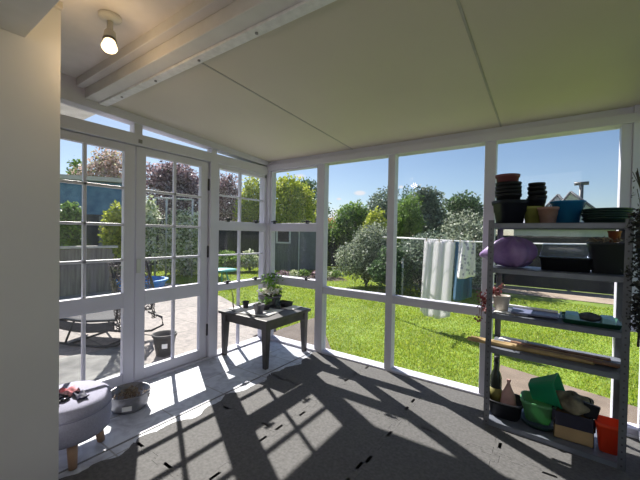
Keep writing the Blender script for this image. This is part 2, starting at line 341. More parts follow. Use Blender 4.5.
def pot_plant(name, label, cat, loc, r, h, potm, sq=None, leafm=seed_l, stems=(), leaves=20, lsize=.03, spread=.04, lz=.06, group=None):
    t = thing(name, label, cat, loc, group=group)
    MB().lathe([(r*.72, 0), (r, h*.86), (r*1.06, h*.87), (r*1.06, h), (r*.95, h), (r*.93, h*.85), (.001, h*.85)], n=20 if not sq else 24, sq=sq).build('pot', potm, t)
    MB().lathe([(r*.9, h*.80), (r*.9, h*.87), (.001, h*.9)], n=14, sq=sq).build('soil', soil, t)
    st = MB(); lv = MB()
    for k in range(max(1, leaves//5)):
        a = random.uniform(0, 2*PI); q = random.uniform(.2, 1)*spread; top = Vector((q*math.cos(a), q*math.sin(a), h+lz*random.uniform(.5, 1.1)))
        st.tube([(top.x*.3, top.y*.3, h*.85), (top.x*.6, top.y*.6, h+lz*.3), top], .0016, 5)
        leaf_quads(lv, [top+Vector(rng.normal(size=3))*lsize*.5 for _ in range(5)], lsize)
    st.build('stem', mat(name+'_stem', (.12, .2, .04), .6), t); lv.build('leaves', leafm, t)
    return t
dkpot = mat('dark_plastic_pot', (.035, .035, .042), .5); gpot = mat('grey_plastic_pot', (.17, .165, .20), .5)
pot_plant('seedling_pot', 'small dark plastic pot with a bent seedling at the left end of the table', 'potted plant', (.165, -.50, TT+.004), .036, .07, dkpot, leaves=5, lsize=.035, spread=.05, lz=.05)
pot_plant('seedling_pot', 'dark square plastic pot with small seedling at the front of the table', 'potted plant', (.47, -.60, TT+.006), .046, .095, gpot, sq=6, leaves=10, lsize=.025, spread=.03, lz=.04)
wl = leafmat('white_flower', [(.85, .85, .8), (.8, .75, .6), (.9, .9, .9)], .2)
t = pot_plant('flower_planter', 'grey trough of white flowers and green leaves at the back of the table', 'planter', (.29, -.25, TT+.001), .105, .12, gpot, sq=5, leaves=110, lsize=.04, spread=.13, lz=.05)
leaf_quads(MB(), [(random.uniform(-.11, .11), random.uniform(-.1, .1), .15+random.uniform(0, .04)) for _ in range(150)], .034, asp=.9).build('blossom', wl, t)
pot_plant('leafy_plant', 'tall leafy green plant in a small pot behind the white flowers', 'potted plant', (.20, -.105, TT+.001), .035, .07, dkpot, leaves=90, lsize=.06, spread=.08, lz=.22)
pot_plant('seedling_pot', 'low green seedlings in a shallow dark pot before the flower trough', 'potted plant', (.40, -.43, TT+.006), .05, .055, dkpot, leaves=60, lsize=.03, spread=.06, lz=.05)
jar = tag(MB().lathe([(.028, 0), (.03, .01), (.03, .10), (.026, .11), (.027, .12), (.024, .12), (.023, .108), (.027, .098), (.027, .012), (.001, .008)], n=20).build('glass_jar', glassmat('jar_glass', (.86, .92, .9), .02, 1.5, .03), None, (.47, -.31, TT+.001)), 'clear glass jar standing right of the flower trough', 'jar')
tr = thing('seed_tray', 'shallow dark seed tray behind the glass jar on the table', 'tray', (.42, -.15, TT+.001))
MB().lathe([(.075, 0), (.085, .04), (.089, .04), (.089, .046), (.082, .046), (.073, .006), (.001, .006)], n=24, sq=8, ey=.75).build('tray', dkpot, tr); MB().lathe([(.074, .006), (.08, .03), (.001, .033)], n=24, sq=8, ey=.75).build('soil', soil, tr)
tag(MB().tube([(.09, -.60, TT), (.085, -.61, TT+.05), (.075, -.60, TT+.12), (.06, -.61, TT+.2)], [.008, .006, .005, .003], 6).build('dry_stalk', mat('dry_stalk', (.10, .075, .06), .8), None), 'thin bent dry stalk standing at the left table corner', 'stalk')
# ================================================================== STOOL
S = thing('footstool', 'round lilac grey upholstered footstool with short wooden legs by the white wall', 'stool', (.607, -2.262, 0))
fab = mat('lilac_grey_fabric', (.36, .36, .47), .9, var=.08, scale=120, bump=.15)
MB().lathe([(.001, .135), (.19, .135), (.212, .145), (.218, .17), (.22, .235), (.219, .275), (.216, .278), (.219, .281), (.218, .30), (.212, .328), (.19, .342), (.08, .346), (.001, .347)], n=40).build('seat', fab, S)
MB().lathe([(.2205, .276), (.2225, .279), (.2205, .282)], n=40).build('piping', mat('stool_piping', (.26, .26, .36), .9), S)
lw = mat('beech_leg', (.48, .30, .19), .5, var=.15, scale=10)
for k in range(4):
    a = math.radians(-8+90*k); c, s = math.cos(a), math.sin(a)
    MB().tube([(c*.172, s*.172, 0), (c*.15, s*.15, .14)], [.020, .027], 14).build('leg', lw, S)
sg = thing('sunglasses', 'black sunglasses lying on the lilac footstool', 'sunglasses', (.69, -2.325, .347), .5)
for sy in (-1, 1):
    MB().lathe([(.001, 0), (.026, 0), (.026, .006), (.001, .007)], (0, sy*.033, .005), 16, sq=4).build('lens', mat('dark_lens', (.01, .01, .015), .1), sg)
    MB().tube([(0, sy*.06, .012), (-.06, sy*.062, .014), (-.12, sy*.05, .008)], .004, 6).build('temple_arm', black, sg)
MB().box((-.004, -.01, .004), (.004, .01, .012)).build('bridge', black, sg)
tag(MB().grid(lambda a, b: ((a-.5)*.11, (b-.5)*.08, .012+.014*math.sin(9*a+2)*math.sin(7*b)), 12, 10).build('crumpled_cloth', mat('pink_cloth', (.62, .12, .14), .9, c2=(.7, .45, .5), scale=18), None, (.60, -2.245, .346), solid=.003), 'small crumpled pink and red cloth on the footstool', 'cloth')
tag(MB().grid(lambda a, b: ((a-.5)*.10, (b-.5)*.05, .012+.01*math.sin(7*a)*math.cos(6*b)), 10, 8).build('dark_pouch', mat('navy_pouch', (.03, .03, .07), .7), None, (.70, -2.225, .346), solid=.006), 'small navy pouch by the sunglasses on the footstool', 'pouch')
# metal bowl by the door
B = thing('metal_tub', 'round grey metal tub of dry brown stalks on the tiles by the door', 'tub', (.365, -1.80, 0))
MB().lathe([(.105, 0), (.118, .02), (.13, .08), (.135, .115), (.141, .12), (.136, .124), (.128, .115), (.122, .08), (.001, .06)], n=32).build('bowl', mat('dull_tin', (.25, .25, .27), .4, metal=.6, var=.25, scale=14), B)
dm = leafmat('dry_stalks', [(.10, .065, .04), (.25, .18, .12), (.35, .28, .2)], .1)
leaf_quads(MB(), [(random.gauss(0, .05), random.gauss(0, .05), .085+random.uniform(-.01, .035)) for _ in range(240)], .05, asp=.12).build('dry_filling', dm, B)
MB().box((-.03, -.137, .035), (.03, -.129, .065)).build('sticker', paperw, B).rotation_euler.z = 1.0
# ================================================================== SHELF
SH = thing('shelving_unit', 'grey perforated steel shelving unit with five shelves at the far right windows', 'shelf', (2.535, -.475, 0), math.radians(-3.4))
SW, SD = .705, .345
slot_dark = mat('slot_shadow', (.07, .07, .08), .7)
def lpost(x, y, sx, sy, ext=1.415):
    mb = MB().box((min(x, x+sx*.035), min(y, y+sy*.003), 0), (max(x, x+sx*.035), max(y, y+sy*.003), ext)).box((min(x, x+sx*.003), min(y, y+sy*.035), 0), (max(x, x+sx*.003), max(y, y+sy*.035), ext))
    nf = len(mb.f)
    for k in range(34):
        z = .03+k*.04; cx, cyy = x+sx*.018, y-sy*.0006
        mb.add([(cx-.004, cyy, z), (cx+.004, cyy, z), (cx+.004, cyy, z+.010), (cx-.004, cyy, z+.010)], [(0,1,2,3)])
    p = mb.build('upright', grey_metal, SH); p.data.materials.append(slot_dark if y < .1 else paperw)
    for f_ in p.data.polygons[nf:]: f_.material_index = 1
for x, sx in ((-.008, 1), (SW+.008, -1)):
    for y, sy in ((-.004, 1), (SD+.004, -1)): lpost(x, y, sx, sy)
SZ = [1.395, 1.092, .78, .545, .045]
for z in SZ:
    o = MB().box((0, 0, z-.006), (SW, SD, z)).box((0, 0, z-.034), (SW, .004, z)).box((0, SD-.004, z-.034), (SW, SD, z)).box((0, 0, z-.034), (.004, SD, z)).box((SW-.004, 0, z-.034), (SW, SD, z)).build('shelf_board', shelf_m, SH, bevel=.0015)
# shelf level 1
e = .0015
def pot_prof(r, h, rim=.18): return [(r*.74, 0), (r*.94, h*(1-rim)), (r*1.02, h*(1-rim)), (r*1.05, h), (r*.97, h), (r*.9, h*.5), (.001, h*.4)]
bpot = mat('black_nursery_pot', (.010, .011, .016), .55, var=.2, spec=.3); npot = mat('navy_black_pot', (.012, .014, .024), .6, spec=.3); rpot = mat('dull_red_pot', (.16, .045, .06), .6)
def pots(x, y, z, specs, group, sq=None):
    for (r, h, m, lift, label) in specs:
        o = tag(MB().lathe(pot_prof(r, h), n=24, sq=sq).build('nursery_pot', m, None, (x+random.uniform(-.004, .004), y+random.uniform(-.004, .004), z)), label, 'plant pot', group); o.rotation_euler.z = random.random()
        z += lift
g = 'stacked empty pots on the top shelf'
pots(2.635, -.31, SZ[0]+e, [(.092, .162, npot, .150, 'large square blue black pot at the bottom of the tallest stack'), ], g, sq=7)
pots(2.625, -.31, SZ[0]+.10, [(.080, .11, bpot, .026, 'black pot rising just above the square pot, lowest nested in the tallest stack'), (.080, .11, bpot, .026, 'black pot second up from the square pot in the tallest stack'),
   (.079, .11, bpot, .028, 'black pot third up from the square pot in the tallest stack'), (.078, .11, bpot, .040, 'black pot directly under the dull red pot in the tallest stack')], g)
pots(2.618, -.31, SZ[0]+.245, [(.075, .10, rpot, .02, 'dull red pot on top of the tallest stack of pots')], g)
gpotm = mat('olive_pot', (.30, .32, .08), .6, var=.2); tpot = mat('faded_terracotta', (.32, .16, .13), .7, c2=(.45, .30, .26), scale=10)
pots(2.775, -.28, SZ[0]+e, [(.060, .118, gpotm, .07, 'olive yellow plastic pot under the second stack of black pots')], g)
pots(2.792, -.28, SZ[0]+.058, [(.056, .12, bpot, .033, 'black pot sitting directly in the olive pot'), (.055, .10, bpot, .032, 'black pot second up from the olive pot'), (.055, .10, bpot, .032, 'black pot third up from the olive pot'), (.053, .10, bpot, .035, 'black pot fourth up from the olive pot'), (.049, .09, bpot, .03, 'topmost small black pot of the shorter stack')], g)
tag(MB().lathe(pot_prof(.058, .105), n=24).build('plant_pot', tpot, None, (2.858, -.36, SZ[0]+e)), 'faded terracotta pink pot between olive pot and blue bucket', 'plant pot')
bk = thing('blue_bucket', 'bright blue plastic bucket on the top shelf', 'bucket', (2.962, -.28, SZ[0]+e))
bm = leafmat('blue_plastic', [(.03, .26, .52), (.03, .26, .52)], .4, .4)
MB().lathe([(.062, 0), (.089, .135), (.096, .136), (.097, .146), (.088, .146), (.06, .006), (.001, .006)], n=32).build('body', bm, bk)
MB().tube([(.093*math.cos(t), .02+.075*math.sin(t)*.5, .13-.06*math.sin(t)) for t in np.linspace(0, PI, 12)], .003, 6).build('handle', mat('bucket_wire', (.05, .15, .3), .4), bk)
gtr = mat('dark_green_saucer', (.012, .035, .032), .45, var=.25)
for k in range(5):
    tag(MB().lathe([(.10, 0), (.117-.002*(k % 2), .024), (.121, .026), (.12, .031), (.113, .031), (.098, .005), (.001, .005)], n=36).build('saucer_tray', gtr, None, (3.148+random.uniform(-.006, .006), -.335+random.uniform(-.006, .006), SZ[0]+e+k*.014)),
        'dark green round tray, %s of the tray stack on the top shelf' % ('bottom', 'second from bottom', 'middle', 'second from top', 'topmost')[k], 'tray', 'dark green trays on the top shelf')
# shelf level 2
pm = mat('mauve_plastic_bag', (.20, .11, .34), .35, c2=(.42, .28, .58), scale=9, bump=.4)
def bagfn(a, b):
    th = 2*PI*a; ph = PI*b; r = 1+.06*math.sin(5*th+3*b)+.05*math.sin(9*th-5*b)
    x = .135*math.sin(ph)*math.cos(th)*r; y = .10*math.sin(ph)*math.sin(th)*r; z = .105-.105*math.cos(ph)*r
    if x < 0: x *= 1.25; 
    k = max(0, -math.cos(th))**6*math.sin(ph)**3; x -= .055*k; z = z*(1-.5*k)+.02*k
    return (x, y, max(0, z*.97))
tag(MB().grid(bagfn, 40, 20).build('plastic_bag', pm, None, (2.665, -.30, SZ[1]+e)), 'puffed mauve plastic bag on the second shelf', 'bag')
pr = thing('propagator', 'black seed tray under a clear plastic lid on the second shelf', 'seed tray', (2.955, -.31, SZ[1]+e))
MB().lathe([(.125, 0), (.133, .075), (.142, .077), (.142, .084), (.128, .084), (.12, .006), (.001, .006)], n=36, sq=10, ey=.72).build('tray', bpot, pr)
MB().lathe([(.137, .085), (.12, .168), (.115, .172), (.001, .173)], n=36, sq=10, ey=.72).build('clear_lid', glassmat('clear_plastic', (.72, .78, .88), .08, 2.5, .10), pr)
bn = thing('square_bin', 'dark grey tapered square planter with dry twigs on the second shelf', 'planter', (3.165, -.335, SZ[1]+e))
MB().lathe([(.072, 0), (.094, .17), (.10, .172), (.10, .185), (.088, .185), (.07, .01), (.001, .01)], n=36, sq=10).build('body', mat('dark_grey_bin', (.030, .034, .042), .6), bn)
leaf_quads(MB(), [(random.uniform(-.08, .08), random.uniform(-.08, .08), .19+random.uniform(0, .02)) for _ in range(80)], .05, asp=.15).build('dry_twigs', dm, bn)
tag(MB().lathe(pot_prof(.032, .07), n=20).build('small_pot', mat('rust_pot', (.35, .10, .05), .6), None, (3.195, -.30, SZ[1]+.19)), 'small rusty orange pot resting in the dark grey planter', 'plant pot')
# shelf level 3
rl = leafmat('red_leaves', [(.14, .012, .02), (.30, .03, .05), (.40, .16, .16), (.08, .07, .04)], .15)
rp_ = thing('red_plant', 'cream pot with a trailing red flowering plant on the third shelf', 'potted plant', (2.603, -.345, SZ[2]+e))
MB().lathe(pot_prof(.055, .11), n=24).build('pot', mat('cream_pot', (.55, .50, .44), .6, var=.15, scale=15), rp_)
tv = MB(); lv = MB()
for k in range(9):
    a = PI+random.uniform(-.9, .7); R_ = random.uniform(.08, .13); dz = random.uniform(-.16, .12)
    p = [(0, 0, .10), (R_*.5*math.cos(a), R_*.5*math.sin(a)-.03, .14), (R_*math.cos(a), R_*math.sin(a)-.06, .08+dz*.4), (R_*1.05*math.cos(a), R_*1.0*math.sin(a)-.07, .06+dz)]
    tv.tube(p, .002, 5); 
    for w_ in p[1:]: leaf_quads(lv, [Vector(w_)+Vector(rng.normal(size=3))*.014 for _ in range(9)], .022, asp=.7)
for k in range(3):
    p = Vector((random.uniform(-.05, .05), -.05, .13+k*.025)); leaf_quads(lv, [p+Vector(rng.normal(size=3))*.012 for _ in range(10)], .022, asp=.7)
tv.build('stem', mat('red_stem', (.2, .06, .04), .7), rp_); lv.build('leaves', rl, rp_)
sheet('paper_stack', 2.665, -.40, SZ[2]+.002, .20, .08, -.05, paperw, 'white papers at the left front of the third shelf', 'paper', .006)
bl = mat('slate_blue_board', (.16, .18, .30), .5)
tag(MB().box((-.13, -.12, 0), (.13, .12, .012)).build('flat_panel', bl, None, (2.80, -.32, SZ[2]+.012), bevel=.003), 'slate blue flat panel lying mid third shelf', 'panel')
tag(MB().box((-.2, -.012, 0), (.2, .012, .012)).build('white_stake', paperw, None, (2.73, -.27, SZ[2]+.026)), 'long white stake lying across the slate blue panel', 'stake').rotation_euler.z = -.12
gt = thing('green_tray', 'dark green shallow tray on the right of the third shelf', 'tray', (3.085, -.35, SZ[2]+e))
MB().lathe([(.135, 0), (.143, .024), (.148, .026), (.14, .027), (.132, .005), (.001, .005)], n=36, sq=12, ey=.85).build('body', mat('bottle_green', (.01, .09, .05), .4), gt)
lb = mat('pale_blue_card', (.20, .50, .62), .5, c2=(.36, .66, .75), scale=14)
for x, w_, lab in ((3.0, .075, 'pale blue packet left of the grey bundle in the green tray'), (3.17, .07, 'pale blue packet right of the grey bundle in the green tray')):
    tag(MB().hexa([(-w_/2,-.06,0),(w_/2,-.06,0),(w_/2,.06,0),(-w_/2,.06,0)], [(-w_/2+.006,-.05,.04),(w_/2-.006,-.05,.036),(w_/2-.004,.05,.046),(-w_/2+.004,.05,.044)]).build('seed_packet', lb, None, (x, -.36, SZ[2]+.008), bevel=.006), lab, 'packet')
tag(MB().grid(lambda a, b: (.055*math.cos(2*PI*a)*math.sin(PI*b)*(1+.1*math.sin(11*a+5*b)), .06*math.sin(2*PI*a)*math.sin(PI*b), .027-.026*math.cos(PI*b)*(1+.1*math.sin(7*a))), 24, 12).build('grey_bundle', mat('dark_grey_cloth', (.07, .07, .075), .8, var=.5, scale=30, bump=.5), None, (3.086, -.36, SZ[2]+.009)), 'dark grey bundle between the two pale blue packets', 'bundle')
# shelf level 4: timber
wd = [mat('weathered_brown_board', (.21, .11, .06), .7, var=.35, scale=16), mat('pale_bamboo', (.42, .30, .14), .6, var=.25, scale=14), mat('red_brown_board', (.15, .07, .045), .7, var=.3, scale=14)]
def stick(name, p0, p1, r, m, label, flat=False):
    p0, p1 = Vector(p0), Vector(p1); d = (p1-p0); L_ = d.length
    if flat:
        o = MB().box((0, -r, 0), (L_, r, r*.5)).build(name, m, None, p0, bevel=.003); o.rotation_euler = (0, -math.asin(d.z/L_), math.atan2(d.y, d.x))
    else:
        q = d/L_; pts = []; rr = []
        nk = 5
        for k in range(nk+1):
            for dd, s in ((-.006, 1), (0, 1.14), (.006, 1)):
                x_ = min(max(k*L_/nk+dd, 0), L_); pts.append(q*x_+Vector((0, 0, dd*.001))); rr.append(r*s)
        o = MB().tube([p_ for p_ in pts], rr, 8).build(name, m, None, p0)
    return tag(o, label, 'stick')
zz = SZ[3]+.002
stick('bamboo_stake', (2.405, -.40, zz+.012), (3.10, -.44, zz+.014), .015, wd[1], 'pale bamboo stake sticking out furthest left at the fourth shelf front')
stick('bamboo_stake', (2.42, -.365, zz+.012), (3.15, -.41, zz+.016), .015, wd[1], 'bamboo stake lying just behind the front stake on the fourth shelf')
stick('timber_board', (2.62, -.33, zz+.001), (3.22, -.40, zz+.001), .026, wd[2], 'red brown timber board lying along the fourth shelf', True)
stick('timber_board', (2.74, -.385, zz+.016), (3.235, -.445, zz+.016), .024, wd[0], 'weathered brown board on top of the red brown board', True)
stick('timber_board', (2.66, -.26, zz+.001), (3.2, -.28, zz+.001), .02, wd[0], 'brown board at the back of the fourth shelf', True)
sheet('paper_sheet', 2.67, -.19, zz+.001, .17, .1, -.1, paperw, 'white paper behind the sticks on the fourth shelf', 'paper', .004)
# shelf level 5
z5 = SZ[4]+e
tb = thing('black_tub', 'wide black plastic tub at the left of the bottom shelf', 'tub', (2.645, -.315, z5))
MB().lathe([(.085, 0), (.105, .10), (.113, .102), (.113, .115), (.103, .115), (.095, .02), (.001, .015)], n=32, sq=4).build('body', bpot, tb)
bt = thing('bottle', 'dark tall bottle standing in the black tub', 'bottle', (2.578, -.30, z5+.02))
MB().lathe([(.036, 0), (.038, .01), (.038, .22), (.03, .25), (.014, .29), (.014, .34), (.001, .34)], n=20).build('body', mat('dark_bottle', (.02, .025, .02), .25), bt)
MB().lathe([(.016, .335), (.016, .37), (.001, .372)], n=16).build('cap', mat('dark_cap', (.03, .03, .035), .5), bt)
MB().lathe([(.0385, .06), (.0385, .15)], n=20).build('bottle_label', mat('olive_label', (.22, .20, .05), .6), bt)
tag(MB().lathe([(.001, 0), (.045, .004), (.05, .06), (.042, .12), (.02, .17), (.009, .2), (.014, .225), (.001, .226)], n=14, ex=1.0, ey=.8).build('paper_bag', mat('pink_paper_bag', (.50, .30, .27), .7, var=.2, scale=14, bump=.5), None, (2.66, -.32, z5+.025)), 'pale pink paper bag with twisted neck in the black tub', 'bag')
gn = leafmat('green_plastic', [(.02, .36, .18), (.02, .36, .18)], .45, .4); lg = leafmat('pale_green_plastic', [(.16, .42, .20), (.16, .42, .20)], .3, .4)
base = tag(MB().lathe([(.10, 0), (.112, .022), (.116, .024), (.108, .026), (.098, .005), (.001, .005)], n=32).build('saucer_tray', gtr, None, (2.845, -.315, z5)), 'dark saucer under the green pots on the bottom shelf', 'tray')
o = tag(MB().lathe([(.07, 0), (.098, .12), (.103, .121), (.103, .135), (.095, .135), (.068, .006), (.001, .006)], n=28, sq=4).build('green_pot', lg, None, (2.835, -.315, z5+.03)), 'pale green square pot standing on the bottom shelf', 'plant pot')
o = tag(MB().lathe([(.055, 0), (.085, .15), (.09, .152), (.09, .162), (.083, .162), (.053, .006), (.001, .006)], n=28, sq=6).build('green_pot', gn, None, (2.80, -.315, z5+.225)), 'bright green square pot tipped over on the pale green pot', 'plant pot'); o.rotation_euler = (.5, 1.25, .3)
bx = thing('cardboard_box', 'tan cardboard box with dark liner on the bottom shelf', 'box', (3.02, -.35, z5))
MB().box((-.098, -.085, 0), (.098, .085, .004)).box((-.098, -.085, 0), (-.094, .085, .115)).box((.094, -.085, 0), (.098, .085, .115)).box((-.098, -.085, 0), (.098, -.081, .115)).box((-.098, .081, 0), (.098, .085, .115)).build('carton', mat('tan_cardboard', (.38, .26, .13), .8, var=.15), bx)
MB().grid(lambda a, b: ((.103+.006*math.sin(40*a))*(abs(math.cos(2*PI*a))**.25*math.copysign(1, math.cos(2*PI*a))), (.09+.004*math.sin(30*a))*(abs(math.sin(2*PI*a))**.25*math.copysign(1, math.sin(2*PI*a))), .085+.085*b), 64, 3).build('liner', mat('navy_liner', (.018, .018, .04), .6, var=.3), bx)
rg_m = mat('camouflage_cloth', (.05, .055, .05), .85, c2=(.30, .26, .17), scale=14, var=.5, bump=.6)
tag(MB().grid(lambda a, b: (.11*math.cos(2*PI*a)*math.sin(PI*b)*(1+.16*math.sin(31*a+9*b)), .095*math.sin(2*PI*a)*math.sin(PI*b)*(1+.1*math.sin(17*a)), .06-.06*math.cos(PI*b)*(1+.30*math.sin(25*a+6*b)*math.sin(7*b))), 64, 24).build('garden_rags', rg_m, None, (3.015, -.35, z5+.15)), 'heap of grey and tan garden rags in the cardboard box', 'rags')
tag(MB().hexa([(-.03,-.01,0),(.03,-.01,0),(.03,.01,0),(-.03,.01,0)], [(-.035,-.014,.09),(.045,-.014,.075),(.045,.008,.075),(-.035,.008,.09)]).build('carton_flap', bpot, None, (3.10, -.41, z5+.17)), 'dark flat piece sticking up at the right of the rags', 'scrap')
rb = thing('red_bucket', 'bright orange red square plastic bucket on the bottom shelf', 'bucket', (3.185, -.40, z5))
rm = leafmat('orange_red_plastic', [(1.0, .15, .06), (1.0, .15, .06)], .55, .4)
MB().lathe([(.042, 0), (.058, .15), (.064, .151), (.065, .17), (.057, .17), (.04, .006), (.001, .006)], n=28, sq=6).build('body', rm, rb)
# hanging dried plant at the right end
hp = thing('hanging_dried_plant', 'long dark dried plant hanging down the right end of the shelving', 'hanging plant', (3.262, -.62, 0))
lv = MB(); st = MB().tube([(0, 0, .74), (.012, .01, 1.0), (-.01, 0, 1.3), (.0, .03, 1.55), (-.02, .05, 1.66)], .006, 6)
for k in range(900):
    z = random.uniform(.82, 1.46); w_ = .035*(1-.3*math.cos(z*25))*(.65+.35*min(1, (z-.8)*5))
    leaf_quads(lv, [(random.gauss(0, w_*.6), random.gauss(0, w_*.6), z)], .026, asp=.55)
for k in range(26):
    z = random.uniform(1.4, 1.72); a = random.uniform(0, 6.28); leaf_quads(lv, [(.03*math.cos(a)-.01, .03*math.sin(a)+.03, z)], .02, asp=.4)
    if k % 4 == 0: st.tube([(0, .03, z-.1), (.02*math.cos(a), .03, z-.04), (.045*math.cos(a), .03, z+.02)], .0015, 4)
st.build('stem', mat('dried_stem', (.05, .045, .04), .8), hp)
lv.build('dried_leaves', leafmat('dried_dark_leaf', [(.008, .008, .009), (.03, .03, .03), (.07, .065, .06)], .05), hp)
# ================================================================== OUTDOORS
grass_g = mat('lawn_ground', (.14, .22, .018), .9, c2=(.23, .34, .035), scale=1.6, var=.3, detail=10)
struct('lawn', MB().add([(-60, -30, GZ), (60, -30, GZ), (60, 80, GZ), (-60, 80, GZ)], [(0,1,2,3)]), grass_g)
conc = bricks('patio_pavers', (.33, .29, .265), (.28, .25, .23), (.20, .18, .165), 1.25, 1.25, .012, rough=.8, marble=.35)
PATIO = ((-.1, -6), (-.1, .1), (-.36, .10), (-.36, .58), (-2.75, 1.55), (-4.3, 2.05), (-5.3, 1.95), (-7.2, 1.2), (-7.2, -6))
struct('patio', MB().add([(x, y, z) for z in (GZ-.05, -.085) for x, y in PATIO],
   [tuple(reversed(range(9))), tuple(range(9, 18))]+[(i, (i+1) % 9, (i+1) % 9+9, i+9) for i in range(9)]), conc)
struct('step_slab', MB().hexa([(-.36,.09,GZ-.05),(.92,.09,GZ-.05),(.80,.3,GZ-.05),(-.36,1.66,GZ-.05)], [(-.36,.09,-.12),(.92,.09,-.12),(.80,.3,-.12),(-.36,1.66,-.12)]), mat('brown_concrete', (.12, .095, .08), .9, var=.2, scale=6))
struct('paving_strip', MB().hexa([(2.45,.1,GZ-.02),(3.6,.1,GZ-.02),(3.6,.99,GZ-.02),(2.45,1.34,GZ-.02)], [(2.45,.1,GZ+.02),(3.6,.1,GZ+.02),(3.6,.99,GZ+.02),(2.45,1.34,GZ+.02)]), mat('tan_paving', (.20, .155, .12), .9, var=.2, scale=5))
struct('path_strip', MB().add([(x, y, GZ+.012) for x, y in ((-2, 7.4), (12, 6.6), (12, 8.5), (-2, 8.9))], [(0,1,2,3)]), mat('sandy_path', (.34, .27, .21), .9, var=.2, scale=3))
# grass blades
edge_y = lambda x: np.interp(x, [-9, -7.2, -5.3, -4.3, -2.75, -.36], [-6, 1.2, 1.95, 2.05, 1.55, .58])
N = 150000; bx_ = []; 
ang = rng.uniform(YAW-.80, YAW+.80, N*2); dist = 3.0+14*rng.random(N*2)**1.25
gx = CP.x+np.sin(ang)*dist; gy = CP.y+np.cos(ang)*dist
ok = ((gy > .1) | (gx < -7.2)) & ~((gx < -.36) & (gy < edge_y(gx)+.02)) & ~((gx > 2.43) & (gx < 3.62) & (gy < 1.36-(gx-2.45)*.3)) & ~((gx < .95) & (gx > -.37) & (gy < 1.68-(gx+.36)*1.22)) & ~((gy > 6.5) & (gx > -2))
gx, gy, dist = gx[ok][:N], gy[ok][:N], dist[ok][:N]; n = len(gx)
h = rng.uniform(.012, .038, n)*(1+.3*np.sin(gx*3)*np.cos(gy*2.3)); wdt = .0022+dist*.0009; th = rng.uniform(0, 2*PI, n); le = rng.normal(0, .014, (n, 2))
V = np.zeros((n, 3, 3)); V[:, 0] = np.stack([gx-np.cos(th)*wdt, gy-np.sin(th)*wdt, np.full(n, GZ)], 1); V[:, 1] = np.stack([gx+np.cos(th)*wdt, gy+np.sin(th)*wdt, np.full(n, GZ)], 1)
V[:, 2] = np.stack([gx+le[:, 0], gy+le[:, 1], GZ+h], 1)
def np_mesh(name, V, m, parent=None):
    n, k = V.shape[:2]; me = bpy.data.meshes.new(name); me.vertices.add(n*k); me.vertices.foreach_set('co', V.astype(np.float32).ravel()); me.loops.add(n*k); me.loops.foreach_set('vertex_index', np.arange(n*k, dtype=np.int32))
    me.polygons.add(n); me.polygons.foreach_set('loop_start', np.arange(0, n*k, k, dtype=np.int32)); me.update(calc_edges=True); me.materials.append(m)
    o = bpy.data.objects.new(name, me); COL.objects.link(o)
    if parent: o.parent = parent
    return o
tag(np_mesh('grass_blades', V, leafmat('grass_blade', [(.16, .26, .015), (.30, .42, .03), (.42, .50, .05), (.50, .52, .11)], .45)), 'short bright green lawn grass beyond the windows', 'grass', kind='stuff')
# ---- vegetation
bark = mat('bark', (.09, .075, .06), .9, var=.3, scale=10, bump=.6)
def foliage_np(blobs, n, size, asp=.55, shell=.55):
    vol = np.array([b[1][0]*b[1][1]*b[1][2] for b in blobs])**.67; cnts = (n*vol/vol.sum()).astype(int); out = []
    for (c, r), k in zip(blobs, cnts):
        d = rng.normal(size=(k, 3)); d /= np.linalg.norm(d, axis=1, keepdims=True)
        rad = shell+(1-shell)*rng.random((k, 1))**.6; rad *= 1+.16*np.sin(d[:, :1]*7+c[0])*np.cos(d[:, 2:]*6+c[1])+rng.normal(0, .05, (k, 1))
        out.append(np.array(c)+d*rad*np.array(r))
    P_ = np.concatenate(out); k = len(P_); a = rng.normal(size=(k, 3)); a /= np.linalg.norm(a, axis=1, keepdims=True); b = np.cross(a, rng.normal(size=(k, 3))); b /= np.linalg.norm(b, axis=1, keepdims=True)
    s = size*rng.uniform(.6, 1.3, (k, 1)); return np.stack([P_-a*s*.5, P_+b*s*asp*.5, P_+a*s*.5, P_-b*s*asp*.5], 1)
def blobs_for(w_, d_, h0, h1, k, jit=.55):
    out = []
    for i in range(k):
        t = random.random(); z = h0+(h1-h0)*(.15+.7*t); f = math.sqrt(max(.12, 1-((t-.42)/.72)**2))
        a = random.uniform(0, 2*PI); r = random.uniform(.1, 1)*jit
        s = random.uniform(.32, .5)
        out.append(((w_/2*f*r*math.cos(a), d_/2*f*r*math.sin(a), z), (w_*s*.75*f+.1, d_*s*.75*f+.1, (h1-h0)*s*.55)))
    return out
